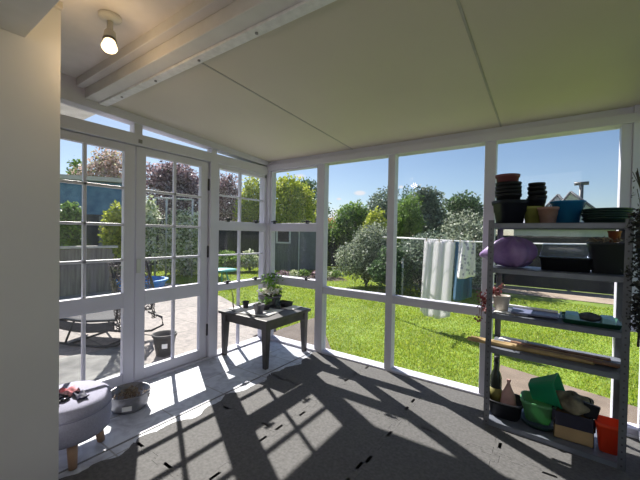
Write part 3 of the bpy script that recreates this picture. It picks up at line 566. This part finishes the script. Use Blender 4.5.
def plant(name, label, cat, p, w_, h, m, n=5000, size=.12, trunk=True, h0=None, k=10, asp=.55, group=None, d_=None, shell=.5, tr=None):
    t = thing(name, label, cat, (p[0], p[1], GZ), group=group)
    h0 = h*.3 if h0 is None else h0; bl = blobs_for(w_, d_ or w_, h0, h, k)
    # make sure the crown reaches its measured top and both sides
    bl += [((0, 0, h-(h-h0)*.2), (w_*.24, w_*.24, (h-h0)*.2)), ((-cr.x*w_*.3, -cr.y*w_*.3, h0+(h-h0)*.42), (w_*.2, w_*.2, (h-h0)*.26)), ((cr.x*w_*.3, cr.y*w_*.3, h0+(h-h0)*.42), (w_*.2, w_*.2, (h-h0)*.26)), ((0, 0, h0+(h-h0)*.45), (w_*.36, w_*.36, (h-h0)*.44))]
    np_mesh('foliage', foliage_np(bl, n, size, asp, shell), m, t)
    r = tr or max(.03, h*.022); tk = MB().tube([(0, 0, -.02), (r*.5, 0, h0*.7), (0, r, h0+(h-h0)*.5)], [r*1.3, r, r*.4], 8)
    for b in bl[:6]: tk.tube([(0, 0, max(.05, h0*.7)), (Vector(b[0])*.5).to_tuple()[:2]+((h0*.7+b[0][2])/2,), b[0]], [r*.6, r*.4, r*.15], 6)
    tk.build('trunk', bark, t)
    return t
def pl(u, vtop, D, width_px, **k):
    P_ = at(u, vtop, D); dep = (P_-CP).dot(fw); return dict(p=(P_.x, P_.y), h=P_.z-GZ, w_=width_px*dep/F*1.25, **k)
L_ = leafmat
dk_green = L_('dark_green_leaf', [(.012, .03, .012), (.04, .075, .03), (.10, .15, .07)], .3)
mid_green = L_('mid_green_leaf', [(.03, .07, .012), (.09, .16, .03), (.18, .26, .06)], .4)
ylw_green = L_('yellow_green_leaf', [(.10, .14, .015), (.25, .30, .03), (.45, .45, .08)], .45)
silver = L_('silver_leaf', [(.03, .045, .025), (.10, .13, .08), (.30, .34, .25), (.5, .52, .42)], .25)
bluegr = L_('blue_green_leaf', [(.03, .05, .035), (.09, .12, .09), (.20, .24, .19)], .3)
purple = L_('purple_leaf', [(.04, .025, .03), (.11, .065, .075), (.26, .18, .2), (.45, .38, .42)], .35)
pinkish = L_('pink_blossom', [(.14, .09, .06), (.38, .26, .22), (.62, .48, .46), (.25, .28, .10)], .4)
varieg = L_('variegated_leaf', [(.05, .09, .03), (.22, .27, .12), (.55, .56, .38), (.75, .73, .58)], .3)
autumn = L_('autumn_leaf', [(.25, .10, .02), (.45, .22, .04), (.30, .28, .06)], .4)
TR = 'trees and hedges beyond the lawn'
SP = [
 ('yellow_green_tree', 'broad yellow green tree behind the garden shed', dict(u=286, vtop=178, D=21, width_px=60), ylw_green, dict(n=9000, size=.20)),
 ('round_dark_tree', 'round dark green tree right of the yellow green tree behind the shed', dict(u=309, vtop=179, D=27, width_px=36), dk_green, dict(n=8000, size=.18)),
 ('autumn_shrub', 'small orange leaved tree showing over the dark fence', dict(u=331, vtop=216, D=19, width_px=16), autumn, dict(n=2500, size=.12)),
 ('pale_green_tree', 'pale green feathery tree above the silver hedge', dict(u=352, vtop=203, D=15, width_px=42), mid_green, dict(n=8000, size=.12, h0=.8)),
 ('grey_green_tree', 'grey green tree behind the second window post', dict(u=383, vtop=190, D=16, width_px=42), bluegr, dict(n=8000, size=.13)),
 ('yellow_bush', 'yellow leaved bush tucked among the hedge trees', dict(u=375, vtop=209, D=11.5, width_px=24), ylw_green, dict(n=4000, size=.10, h0=.6)),
 ('bright_green_tree', 'bright green upright tree right of the second window post', dict(u=407, vtop=196, D=13, width_px=28), mid_green, dict(n=6000, size=.16, asp=.25, h0=.8)),
 ('dark_conifer', 'small dark pointed conifer peeping over the bright green tree', dict(u=405, vtop=189, D=20, width_px=13), dk_green, dict(n=3000, size=.12)),
 ('grey_feathery_tree', 'tall feathery grey green tree left of the round tree', dict(u=426, vtop=188, D=16, width_px=34), bluegr, dict(n=8000, size=.14)),
 ('round_tree', 'wide round topped tree left of the shelving post', dict(u=466, vtop=196, D=17, width_px=50), dk_green, dict(n=11000, size=.14)),
 ('silver_hedge', 'pale silvery hedge below the round topped tree', dict(u=461, vtop=214, D=11, width_px=66), silver, dict(n=12000, size=.085, h0=.1)),
 ('silver_shrub', 'large silvery shrub at the left end of the lawn hedge', dict(u=367, vtop=224, D=9.6, width_px=50), silver, dict(n=14000, size=.07, h0=.05)),
 ('dark_shrub', 'dark green shrub growing at the foot of the silvery shrub', dict(u=392, vtop=243, D=8.6, width_px=34), dk_green, dict(n=8000, size=.07, h0=.03)),
 ('dark_hedge', 'dense grey green hedge behind the white sheet', dict(u=422, vtop=235, D=9.2, width_px=58), bluegr, dict(n=14000, size=.07, h0=.03)),
 ('leafy_hedge', 'low leafy hedge left of the blue towel', dict(u=455, vtop=237, D=10, width_px=46), silver, dict(n=8000, size=.07, h0=.03)),
 ('purple_tree', 'purple leaved tree shading the dark fence beyond the right glazed door', dict(u=172, vtop=163, D=13.8, width_px=62), purple, dict(n=13000, size=.12, h0=1.9)),
 ('purple_branching_tree', 'purple grey tree behind the left half of the side window', dict(u=226, vtop=172, D=20, width_px=34), purple, dict(n=7000, size=.14)),
 ('green_tree', 'soft green tree behind the right half of the side window', dict(u=254, vtop=174, D=18, width_px=30), ylw_green, dict(n=6000, size=.14)),
 ('blossom_tree', 'pinkish blossom tree above the blue outbuilding', dict(u=110, vtop=148, D=14.5, width_px=46), pinkish, dict(n=8000, size=.11, h0=1.8)),
 ('garden_tree', 'small green tree at the left edge of the left glazed door', dict(u=78, vtop=158, D=15.5, width_px=24), mid_green, dict(n=4500, size=.13)),
 ('pale_shrub', 'pale yellow green shrub against the blue outbuilding', dict(u=117, vtop=204, D=9.4, width_px=18), ylw_green, dict(n=2500, size=.10, h0=.8)),
 ('green_shrub', 'green shrub beside the blue outbuilding behind the low fence', dict(u=72, vtop=203, D=9.6, width_px=16), mid_green, dict(n=2500, size=.10, h0=.8)),
 ('variegated_shrub', 'cream and green variegated shrub beyond the right glazed door', dict(u=186, vtop=210, D=12.3, width_px=46), varieg, dict(n=9000, size=.12, h0=.05)),
 ('pale_leafy_shrub', 'pale leafy shrub seen at the left of the right glazed door', dict(u=150, vtop=200, D=11, width_px=12), varieg, dict(n=1800, size=.11, h0=.6)),
 ('border_shrub', 'leafy border shrub below the fence seen in the side window', dict(u=250, vtop=251, D=13, width_px=20), varieg, dict(n=3000, size=.09, h0=.02)),
 ('border_shrub', 'dark border shrub behind the turquoise table', dict(u=228, vtop=250, D=13, width_px=24), mid_green, dict(n=3000, size=.09, h0=.02)),
]
for nm, lab, a, m, k in SP:
    plant(nm, lab, 'tree' if 'tree' in nm or 'conifer' in nm else 'shrub', m=m, group=TR, **pl(**a), **k)
# ---- fences
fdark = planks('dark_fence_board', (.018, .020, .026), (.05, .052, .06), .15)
fwood = planks('grey_fence_board', (.13, .115, .11), (.26, .235, .225), .15)
def fence(name, label, p0, p1, h, m, bw=.14, gap=.001, post=1.8, z0=GZ, pm_=None, rail=True):
    p0, p1 = Vector((p0[0], p0[1])), Vector((p1[0], p1[1])); L__ = (p1-p0).length; a = math.atan2((p1-p0).y, (p1-p0).x)
    t = thing(name, label, 'fence', (p0.x, p0.y, z0), a); mb = MB(); k = int(L__/(bw+gap))
    for i in range(k): mb.box((i*(bw+gap), -.01, .03), (i*(bw+gap)+bw, .01, h-random.uniform(0, .02)))
    mb.build('board_panel', m, t)
    [MB().box((0, .01, h*q_), (L__, .05, h*q_+.08)).build('rail', m, t) for q_ in (.25, .8)]
    for i in range(int(L__/post)+1): MB().box((i*post-.05, .012, 0), (i*post+.05, .11, h-.05)).build('post', m, t)
    return t
q0, q1 = at(60, 300, 8.6), at(114, 296, 8.9)
f = fence('low_wooden_fence', 'low weathered grey board fence beyond the left glazed door', q0, q1, 1.10, fwood, .16)
MB().box((-.1, -.06, 1.10), ((q1-q0).length+.05, .08, 1.15)).build('cap_rail', mat('pale_cap', (.5, .48, .46), .7), f)
f1a, f1b = at(128, 250, 15.5), at(272, 250, 17.5)
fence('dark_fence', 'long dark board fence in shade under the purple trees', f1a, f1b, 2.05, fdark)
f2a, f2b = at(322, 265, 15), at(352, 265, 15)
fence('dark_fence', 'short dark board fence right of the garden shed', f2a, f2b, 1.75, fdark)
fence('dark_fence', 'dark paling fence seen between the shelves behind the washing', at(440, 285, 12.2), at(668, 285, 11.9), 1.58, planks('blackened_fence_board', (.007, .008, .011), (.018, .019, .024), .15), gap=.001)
# pale upright frame in shade
gf = thing('pergola', 'pale thin upright frame standing under the purple tree', 'frame', at(155, 250, 11.8).to_tuple()[:2]+(GZ,))
pw = mat('pale_post', (.62, .62, .62), .6); g0 = at(155, 250, 11.8)
for u in (155, 166, 192): p_ = at(u, 250, 11.8)-g0; MB().tube([(p_.x, p_.y, 0), (p_.x, p_.y, 2.6)], .03, 8).build('post', pw, gf)
p_ = at(192, 250, 11.8)-g0; MB().tube([(0, 0, 2.58), (p_.x, p_.y, 2.58)], .025, 8).build('top_rail', pw, gf)
# blue outbuilding
ob = thing('blue_outbuilding', 'blue walled outbuilding with pale roof edge beyond the low fence', 'building', at(100, 240, 11.5).to_tuple()[:2]+(GZ,), math.radians(55))
MB().box((-2.2, 0, 0), (.75, 1.2, 2.9)).build('wall', mat('blue_cladding', (.05, .14, .30), .7, c2=(.12, .26, .42), scale=4, var=.2), ob)
MB().hexa([(-2.4,-.25,2.9),(.95,-.25,2.9),(.95,1.4,3.0),(-2.4,1.4,3.0)], [(-2.4,-.25,3.02),(.95,-.25,3.02),(.95,1.4,3.12),(-2.4,1.4,3.12)]).build('roof', mat('pale_roof', (.55, .52, .50), .6), ob)
MB().box((-2.2, -.02, 0), (.75, 0, 1.95)).build('lower_wall', mat('dark_lower_wall', (.05, .05, .055), .8, var=.4, scale=3), ob)
for x in (-.9, .0, .55): MB().box((x, -.12, 0), (x+.14, -.02, 1.9)).build('post', mat('grey_post', (.2, .2, .2), .8), ob)
# house eave outside the transom
struct('eave', MB().box((-.70, -4.2, 2.262), (-.10, -1.80, 2.33)), mat('eave_white', (.72, .70, .68), .6))
# paddling pool
pp = thing('paddling_pool', 'round bright blue plastic paddling pool on the edge of the patio', 'pool', at(141, 281, 9.2).to_tuple()[:2]+(GZ,))
MB().lathe([(.42, 0), (.50, .05), (.56, .24), (.62, .27), (.62, .31), (.54, .31), (.48, .08), (.001, .05)], n=18, smooth=False).build('shell', mat('pool_blue', (.04, .30, .80), .4, var=.08), pp)
MB().lathe([(.50, .14), (.001, .141)], n=18).build('water', mat('pool_water', (.10, .35, .62), .05), pp)
# turquoise garden table
tt = thing('turquoise_table', 'small turquoise garden table on the lawn seen through the side window', 'table', at(222, 275, 9.6).to_tuple()[:2]+(GZ,))
tq = mat('turquoise_paint', (.12, .48, .48), .5)
MB().lathe([(.38, .42), (.40, .43), (.40, .46), (.001, .46)], n=24).build('table_top', tq, tt)
for k in range(3):
    a = 2*PI*k/3+.4; MB().tube([(.12*math.cos(a), .12*math.sin(a), .43), (.24*math.cos(a), .24*math.sin(a), 0)], .02, 8).build('leg', tq, tt)
# rocking sling chair outside the left door
rc = thing('rocking_chair', 'black sling rocking chair with lacy mesh back on the patio outside the left door', 'chair', (-1.75, -1.13, -.085), math.radians(25))
fm = mat('black_tube_frame', (.03, .03, .032), .35, metal=.4); sl = mat('charcoal_sling', (.055, .055, .062), .85, var=.2, scale=60)
for s in (-1, 1):
    MB().tube([(-.62, s*.3, .10), (-.45, s*.3, .03), (-.15, s*.3, .012), (.2, s*.3, .014), (.45, s*.3, .05), (.62, s*.3, .14), (.6, s*.3, .24), (.40, s*.3, .30)], .014, 8).build('rocker', fm, rc)
    MB().tube([(-.5, s*.3, .33), (0, s*.3, .30), (.44, s*.3, .34), (.48, s*.3, .60), (.36, s*.3, 1.0)], .014, 8).build('side_rail', fm, rc)
    MB().tube([(-.25, s*.3, .02), (-.12, s*.3, .31)], .012, 8).build('strut', fm, rc)
MB().tube([(-.2, -.3, .012), (-.2, .3, .012)], .012, 8).tube([(.3, -.3, .02), (.3, .3, .02)], .012, 8).tube([(.36, -.3, 1.0), (.36, .3, 1.0)], .014, 8).build('cross_bar', fm, rc)
MB().grid(lambda a, b: (-.5+.92*a, (b-.5)*.58, .335-.05*math.sin(PI*a)+.01*a), 14, 6).build('seat_sling', sl, rc, solid=.012)
lace = MB()
for i in range(7):
    for j in range(9):
        for k in range(2):
            x_ = .475-.010*j+.006*k; y_ = -.26+.52*(i+.5*(j % 2))/7; z_ = .38+.07*j
            lace.tube([(x_+.004*math.cos(t), y_+.03*math.cos(t), z_+.027*math.sin(t)) for t in np.linspace(0, 2*PI, 9)], .009, 4, False) if k == 0 else None
for s_ in (-1, 1):
    for j in range(26):
        z_ = .24+.03*j; x_ = .49-.005*j
        for dy in (-.02, .015): lace.tube([(x_+.012*math.cos(t+j), s_*.30+dy+.016*math.cos(t), z_+.016*math.sin(t)) for t in np.linspace(0, 2*PI, 7)], .006, 4, False)
lace.build('mesh_back', mat('dark_lace', (.05, .045, .045), .7, c2=(.16, .14, .13), scale=30), rc)
MB().grid(lambda a, b: (-.48+.90*a, -.30, .325-.05*math.sin(PI*a)-.11*b), 12, 3).grid(lambda a, b: (-.48, -.3+.6*a, .325-.11*b), 8, 3).build('seat_valance', sl, rc, solid=.008)
# black pot on the patio
bp_ = thing('patio_pot', 'black nursery pot with white tag standing on the patio outside the door', 'plant pot', (-.64, -.96, -.085))
MB().lathe([(.085, 0), (.118, .21), (.128, .212), (.13, .24), (.118, .24), (.11, .19), (.001, .18)], n=28).build('pot', mat('patio_pot_black', (.045, .042, .042), .5), bp_)
MB().lathe([(.108, .185), (.001, .20)], n=20).build('soil', soil, bp_)
ta = math.atan2(-2.0, 3.5); MB().box((.102, -.028, .10), (.108, .028, .15)).build('white_tag', paperw, bp_).rotation_euler.z = ta
tag(MB().grid(lambda a, b: ((a-.5)*.95, (b-.5)*.8, .02+.02*math.sin(7*a+3*b)*math.sin(5*b)), 16, 12).build('ground_sheet', mat('grey_ground_sheet', (.10, .10, .10), .85, c2=(.22, .22, .21), scale=5), None, (-.80, -1.62, -.08), solid=.004), 'crumpled dark grey sheet lying on the patio under the rocking chair', 'sheet')
# shed
sp0, sp1 = at(268, 270, 13.4), at(318, 270, 13.6); sl_ = (sp1-sp0).length; sa = math.atan2((sp1-sp0).y, (sp1-sp0).x)
sd = thing('garden_shed', 'grey garden shed with small white window at the end of the lawn', 'shed', (sp0.x, sp0.y, GZ), sa)
sm_ = planks('shed_board', (.13, .13, .15), (.20, .20, .22), .1)
mb = MB().box((-.1, 0, 0), (sl_, 2.2, 1.82))
for i in range(int((sl_+.1)/.16)): mb.box((-.1+i*.16, -.014, .02), (-.1+i*.16+.012, 0, 1.8))
mb.build('wall', sm_, sd)
MB().hexa([(-.2,-.18,1.82),(sl_+.1,-.18,1.82),(sl_+.1,2.4,1.84),(-.2,2.4,1.84)], [(-.2,-.18,1.88),(sl_+.1,-.18,1.88),(sl_+.1,2.4,1.90),(-.2,2.4,1.90)]).build('roof', mat('shed_roof', (.24, .25, .28), .5), sd)
sw = MB().box((.30, -.05, 1.1), (.37, 0, 1.7)).box((.83, -.05, 1.1), (.90, 0, 1.7)).box((.30, -.05, 1.1), (.90, 0, 1.16)).box((.30, -.05, 1.64), (.90, 0, 1.7)).build('window', pw, sd)
MB().box((.37, -.02, 1.16), (.83, -.015, 1.64)).build('pane', mat('shed_glass', (.03, .03, .035), .1), sw)
sdo = MB().box((1.25, -.04, .05), (2.02, -.015, 1.74)).build('door', mat('shed_door', (.18, .185, .21), .6), sd)
MB().box((1.22, -.05, 0), (1.26, 0, 1.76)).box((2.02, -.05, 0), (2.06, 0, 1.76)).build('door_frame', pw, sdo)
# garden bed
b0, b1 = at(268, 277, 10.2), at(350, 275, 10.6); bv = (b1-b0)
gb = MB()
def bedfn(a, b): 
    p = b0+bv*a; n_ = Vector((-bv.y, bv.x, 0)).normalized()*(b*1.2); return (p.x+n_.x, p.y+n_.y, GZ+.10*math.sin(PI*b)*math.sin(PI*min(1, max(.0, a)))+.004)
struct('garden_bed', gb.grid(bedfn, 24, 8), mat('dark_soil', (.07, .05, .035), .95, var=.4, scale=8, bump=.6))
for k in range(7):
    p_ = b0+bv*(.06+.135*k)+Vector((-bv.y, bv.x, 0)).normalized()*random.uniform(.3, .8)
    t = thing('bed_plant', 'low leafy plant, number %s from the left in the garden bed before the shed' % ('first', 'second', 'third', 'fourth', 'fifth', 'sixth', 'seventh')[k], 'plant', (p_.x, p_.y, GZ+.05), group='low plants in the garden bed')
    t['label'] = 'low leafy plant, %s from the left in the garden bed before the shed' % ('first', 'second', 'third', 'fourth', 'fifth', 'sixth', 'seventh')[k]
    np_mesh('foliage', foliage_np([((0, 0, .12), (.2, .2, .14))], 160, .09), (mid_green, purple, varieg)[k % 3], t)
    MB().tube([(0, 0, -.03), (0, 0, .15)], .01, 5).build('stem', bark, t)
# clothesline
YC = 2.75
cl = thing('clothesline', 'grey metal clothesline with posts and wires across the lawn', 'clothesline', (.50, YC, GZ))
gm = mat('line_post', (.50, .50, .48), .5, metal=.2)
for x in (0, 4.0):
    MB().tube([(x, 0, -.02), (x, 0, 1.48)], .022, 10).build('post', gm, cl); MB().tube([(x, -.4, 1.46), (x, .45, 1.46)], .016, 8).build('cross_arm', gm, cl)
for y in (-.38, -.12, .14, .42): MB().tube([(0+4*k/8, y, 1.47-.05*math.sin(PI*k/8)) for k in range(9)], .006, 5).build('wire', mat('line_wire', (.75, .75, .75), .5) if y == -.38 else bpy.data.materials['line_wire'], cl)
def cloth(name, x0, x1, y, z0, z1, m, fold, label, cat, skew=0, ph=0):
    def fn(a, b):
        f_ = math.sin(fold*2*PI*a+ph+.8*b); return (x0+(x1-x0)*a*(1-.10*b)+.06*b*(a-.5)+skew*b, y+.045*f_*(.3+.7*b)+.02*math.sin(17*a+2*b), z1+(z0-z1)*b*(1+.06*math.sin(3*a+ph)))
    return tag(MB().grid(fn, 48, 24).build(name, m, None, solid=.003), label, cat)
wc = L_('white_cotton', [(.86, .85, .88), (.86, .85, .88)], .5, .9)
cloth('bed_sheet', 1.215, 1.69, YC-.38, .06, 1.235, wc, 2.4, 'long white bed sheet hanging from the clothesline', 'sheet', -.03)
navy = mat('blue_towel_cloth', (.035, .11, .20), .95, var=.15, scale=40)
cloth('blue_towel', 1.58, 1.86, YC+.14, .27, 1.24, navy, 1.4, 'dark blue towel hanging right of the white sheet', 'towel', 0, 1)
# printed cloth
pc = bpy.data.materials.new('floral_print'); pc.use_nodes = True; nt = pc.node_tree; nn = nt.nodes; b_ = nn['Principled BSDF']
tc = nn.new('ShaderNodeTexCoord'); vo = nn.new('ShaderNodeTexVoronoi'); vo.inputs['Scale'].default_value = 16; r_ = nn.new('ShaderNodeValToRGB'); e_ = r_.color_ramp.elements
e_[0].position = .30; e_[0].color = (.38, .38, .50, 1); e_[1].position = .42; e_[1].color = (.84, .83, .86, 1); nt.links.new(tc.outputs['Object'], vo.inputs['Vector']); nt.links.new(vo.outputs['Distance'], r_.inputs[0]); nt.links.new(r_.outputs[0], b_.inputs['Base Color']); b_.inputs['Roughness'].default_value = .9
cloth('printed_cloth', 1.69, 1.94, YC-.12, .66, 1.24, pc, 1.2, 'white printed cloth hanging over the blue towel', 'cloth', 0, 1)
pgm = mat('clothes_peg', (.6, .5, .35), .6)
for x, y, lab in ((1.25, -.38, 'left end of the white sheet'), (1.45, -.38, 'middle of the white sheet'), (1.66, -.38, 'right end of the white sheet'), (1.71, -.12, 'left end of the printed cloth'), (1.91, -.12, 'right end of the printed cloth')):
    tag(MB().box((-.006, -.012, -.03), (-.001, .012, .035)).box((.001, -.012, -.03), (.006, .012, .035)).build('clothes_peg', pgm, None, (x, YC+y, 1.245)), 'wooden clothes peg at the %s' % lab, 'peg', 'pegs on the clothesline')
ps = at(402, 291, 8.2); gp = thing('garden_post', 'thin pale garden post standing before the hedge left of the washing', 'post', (ps.x, ps.y, GZ))
MB().tube([(0, 0, -.02), (0, 0, .92)], [.03, .028], 8).build('shaft', gm, gp); MB().lathe([(.034, .90), (.034, .93), (.001, .95)], n=10).build('cap', gm, gp)
# neighbouring house
hs = thing('neighbour_house', 'pale neighbouring house with two white gables behind the dark fence', 'house', (2.2, 14.2, GZ))
pale = mat('pale_cladding', (.40, .42, .48), .7, var=.08); rf = mat('grey_roof', (.40, .42, .46), .6, var=.12)
hz = lambda z: z-GZ
MB().box((-.6, 0, 0), (7.5, 4, hz(1.75))).build('wall', pale, hs)
MB().hexa([(-.8,-.3,hz(1.72)),(7.8,-.3,hz(1.72)),(7.8,2.2,hz(2.35)),(-.8,2.2,hz(2.35))], [(-.8,-.3,hz(1.80)),(7.8,-.3,hz(1.80)),(7.8,2.2,hz(2.43)),(-.8,2.2,hz(2.43))]).build('roof', rf, hs)
def gable(x0, xm, x1, ztop, zb, y0):
    pts = [(x0, hz(zb)), (x1, hz(zb)), (xm, hz(ztop))]; b = MB().add([(x, y0, z) for x, z in pts]+[(x, y0+2, z) for x, z in pts], [(0,1,2),(5,4,3),(0,3,4,1),(1,4,5,2),(2,5,3,0)])
    g_ = b.build('gable', mat('gable_white', (.52, .56, .62), .7) if 'gable_white' not in bpy.data.materials else bpy.data.materials['gable_white'], hs)
    m_ = MB()
    for a, c in ((pts[0], pts[2]), (pts[2], pts[1])): m_.tube([(a[0], y0-.05, a[1]), (c[0], y0-.05, c[1])], .05, 6)
    m_.build('barge_board', mat('barge_dark', (.12, .13, .16), .6) if 'barge_dark' not in bpy.data.materials else bpy.data.materials['barge_dark'], g_)
def hx(u, v): 
    p = at(u, v, 17.6); return p.x-2.2, p.z
gy0 = .3
a, m_, c = hx(530, 212), hx(558, 195), hx(580, 212); gable(a[0], m_[0], c[0], m_[1], 2.0, gy0)
a, m_, c = hx(546, 214), hx(570, 193), hx(612, 214); gable(a[0], m_[0], c[0], m_[1], 2.0, gy0-.3)
fp = at(581, 200, 17.5); fl_ = thing('flue_pipe', 'dark flue pipe with a T shaped cowl above the white gables', 'flue', (fp.x, fp.y, GZ))
zt = at(581, 184, 17.5).z-GZ; MB().tube([(0, 0, 1.9), (0, 0, zt)], .075, 10).build('pipe', mat('flue_dark', (.10, .11, .13), .5), fl_)
MB().tube([(-.24, 0, zt+.02), (.24, 0, zt+.02)], .075, 10).build('cowl', bpy.data.materials['flue_dark'], fl_)
# ================================================================== SUN, SKY, CLOUDS
sun_to = Vector((-.879*math.cos(math.radians(43.6)), .477*math.cos(math.radians(43.6)), math.sin(math.radians(43.6))))
sl2 = bpy.data.lights.new('sun', 'SUN'); sl2.energy = 10.5; sl2.angle = math.radians(.6); sl2.color = (1, .95, .86)
so = bpy.data.objects.new('sun', sl2); COL.objects.link(so); so.rotation_euler = sun_to.to_track_quat('Z', 'Y').to_euler(); so.location = (-6, 4, 8)
wo = bpy.data.worlds.new('sky'); bpy.context.scene.world = wo; wo.use_nodes = True; nt = wo.node_tree; n = nt.nodes; n.clear(); L = nt.links.new
sk = n.new('ShaderNodeTexSky'); sk.sky_type = 'NISHITA'; sk.sun_disc = False; sk.sun_elevation = math.radians(43.6); sk.sun_rotation = math.atan2(sun_to.x, sun_to.y); sk.air_density = 1.0; sk.dust_density = .6; sk.ozone_density = 3.0
bg = n.new('ShaderNodeBackground'); out = n.new('ShaderNodeOutputWorld')
geo = n.new('ShaderNodeTexCoord'); nz = n.new('ShaderNodeTexNoise'); nz.inputs['Scale'].default_value = 9; nz.inputs['Detail'].default_value = 7; L(geo.outputs['Generated'], nz.inputs['Vector'])
acc = None
for (u, v, ru, sq) in ((360, 193, .026, 2.4), (339, 199, .012, 2), (401, 187, .012, 1.6), (338, 216, .05, 1.6), (300, 176, .03, 2.5)):
    d = (fw + cr*((u-320)/F) - cu*((v-240)/F)).normalized()
    sb = n.new('ShaderNodeVectorMath'); sb.operation = 'SUBTRACT'; sb.inputs[1].default_value = d; L(geo.outputs['Generated'], sb.inputs[0])
    sc = n.new('ShaderNodeVectorMath'); sc.operation = 'MULTIPLY'; sc.inputs[1].default_value = (1, 1, sq); L(sb.outputs[0], sc.inputs[0])
    ln = n.new('ShaderNodeVectorMath'); ln.operation = 'LENGTH'; L(sc.outputs[0], ln.inputs[0])
    mr = n.new('ShaderNodeMapRange'); mr.inputs['From Min'].default_value = ru; mr.inputs['From Max'].default_value = 0; L(ln.outputs['Value'], mr.inputs['Value'])
    if acc is None: acc = mr.outputs[0]
    else:
        mx = n.new('ShaderNodeMath'); mx.operation = 'MAXIMUM'; L(acc, mx.inputs[0]); L(mr.outputs[0], mx.inputs[1]); acc = mx.outputs[0]
ml = n.new('ShaderNodeMath'); ml.operation = 'MULTIPLY'; L(acc, ml.inputs[0]); L(nz.outputs['Fac'], ml.inputs[1])
rr = n.new('ShaderNodeValToRGB'); rr.color_ramp.elements[0].position = .12; rr.color_ramp.elements[1].position = .34; L(ml.outputs[0], rr.inputs[0])
mc = n.new('ShaderNodeMixRGB'); mc.inputs[2].default_value = (7.5, 7.6, 8.0, 1); L(rr.outputs[0], mc.inputs[0]); L(sk.outputs[0], mc.inputs[1])
L(mc.outputs[0], bg.inputs[0]); bg.inputs[1].default_value = .122; L(bg.outputs[0], out.inputs[0])
# unseen area fill added behind the viewer to brighten the interior
ad = bpy.data.lights.new('interior_fill', 'AREA'); ad.energy = 8.5; ad.size = 1.2; ad.color = (1, .93, .85)
ao = bpy.data.objects.new('interior_fill', ad); COL.objects.link(ao); ao.location = (2.7, -3.9, 1.9); ao.rotation_euler = (math.radians(80), 0, math.radians(10))
vs = bpy.context.scene.view_settings; vs.view_transform = 'Standard'; vs.look = 'None'; vs.exposure = 0.0
bpy.context.scene.cycles.max_bounces = 10; bpy.context.scene.cycles.transparent_max_bounces = 24
bpy.context.scene.cycles.use_denoising = True
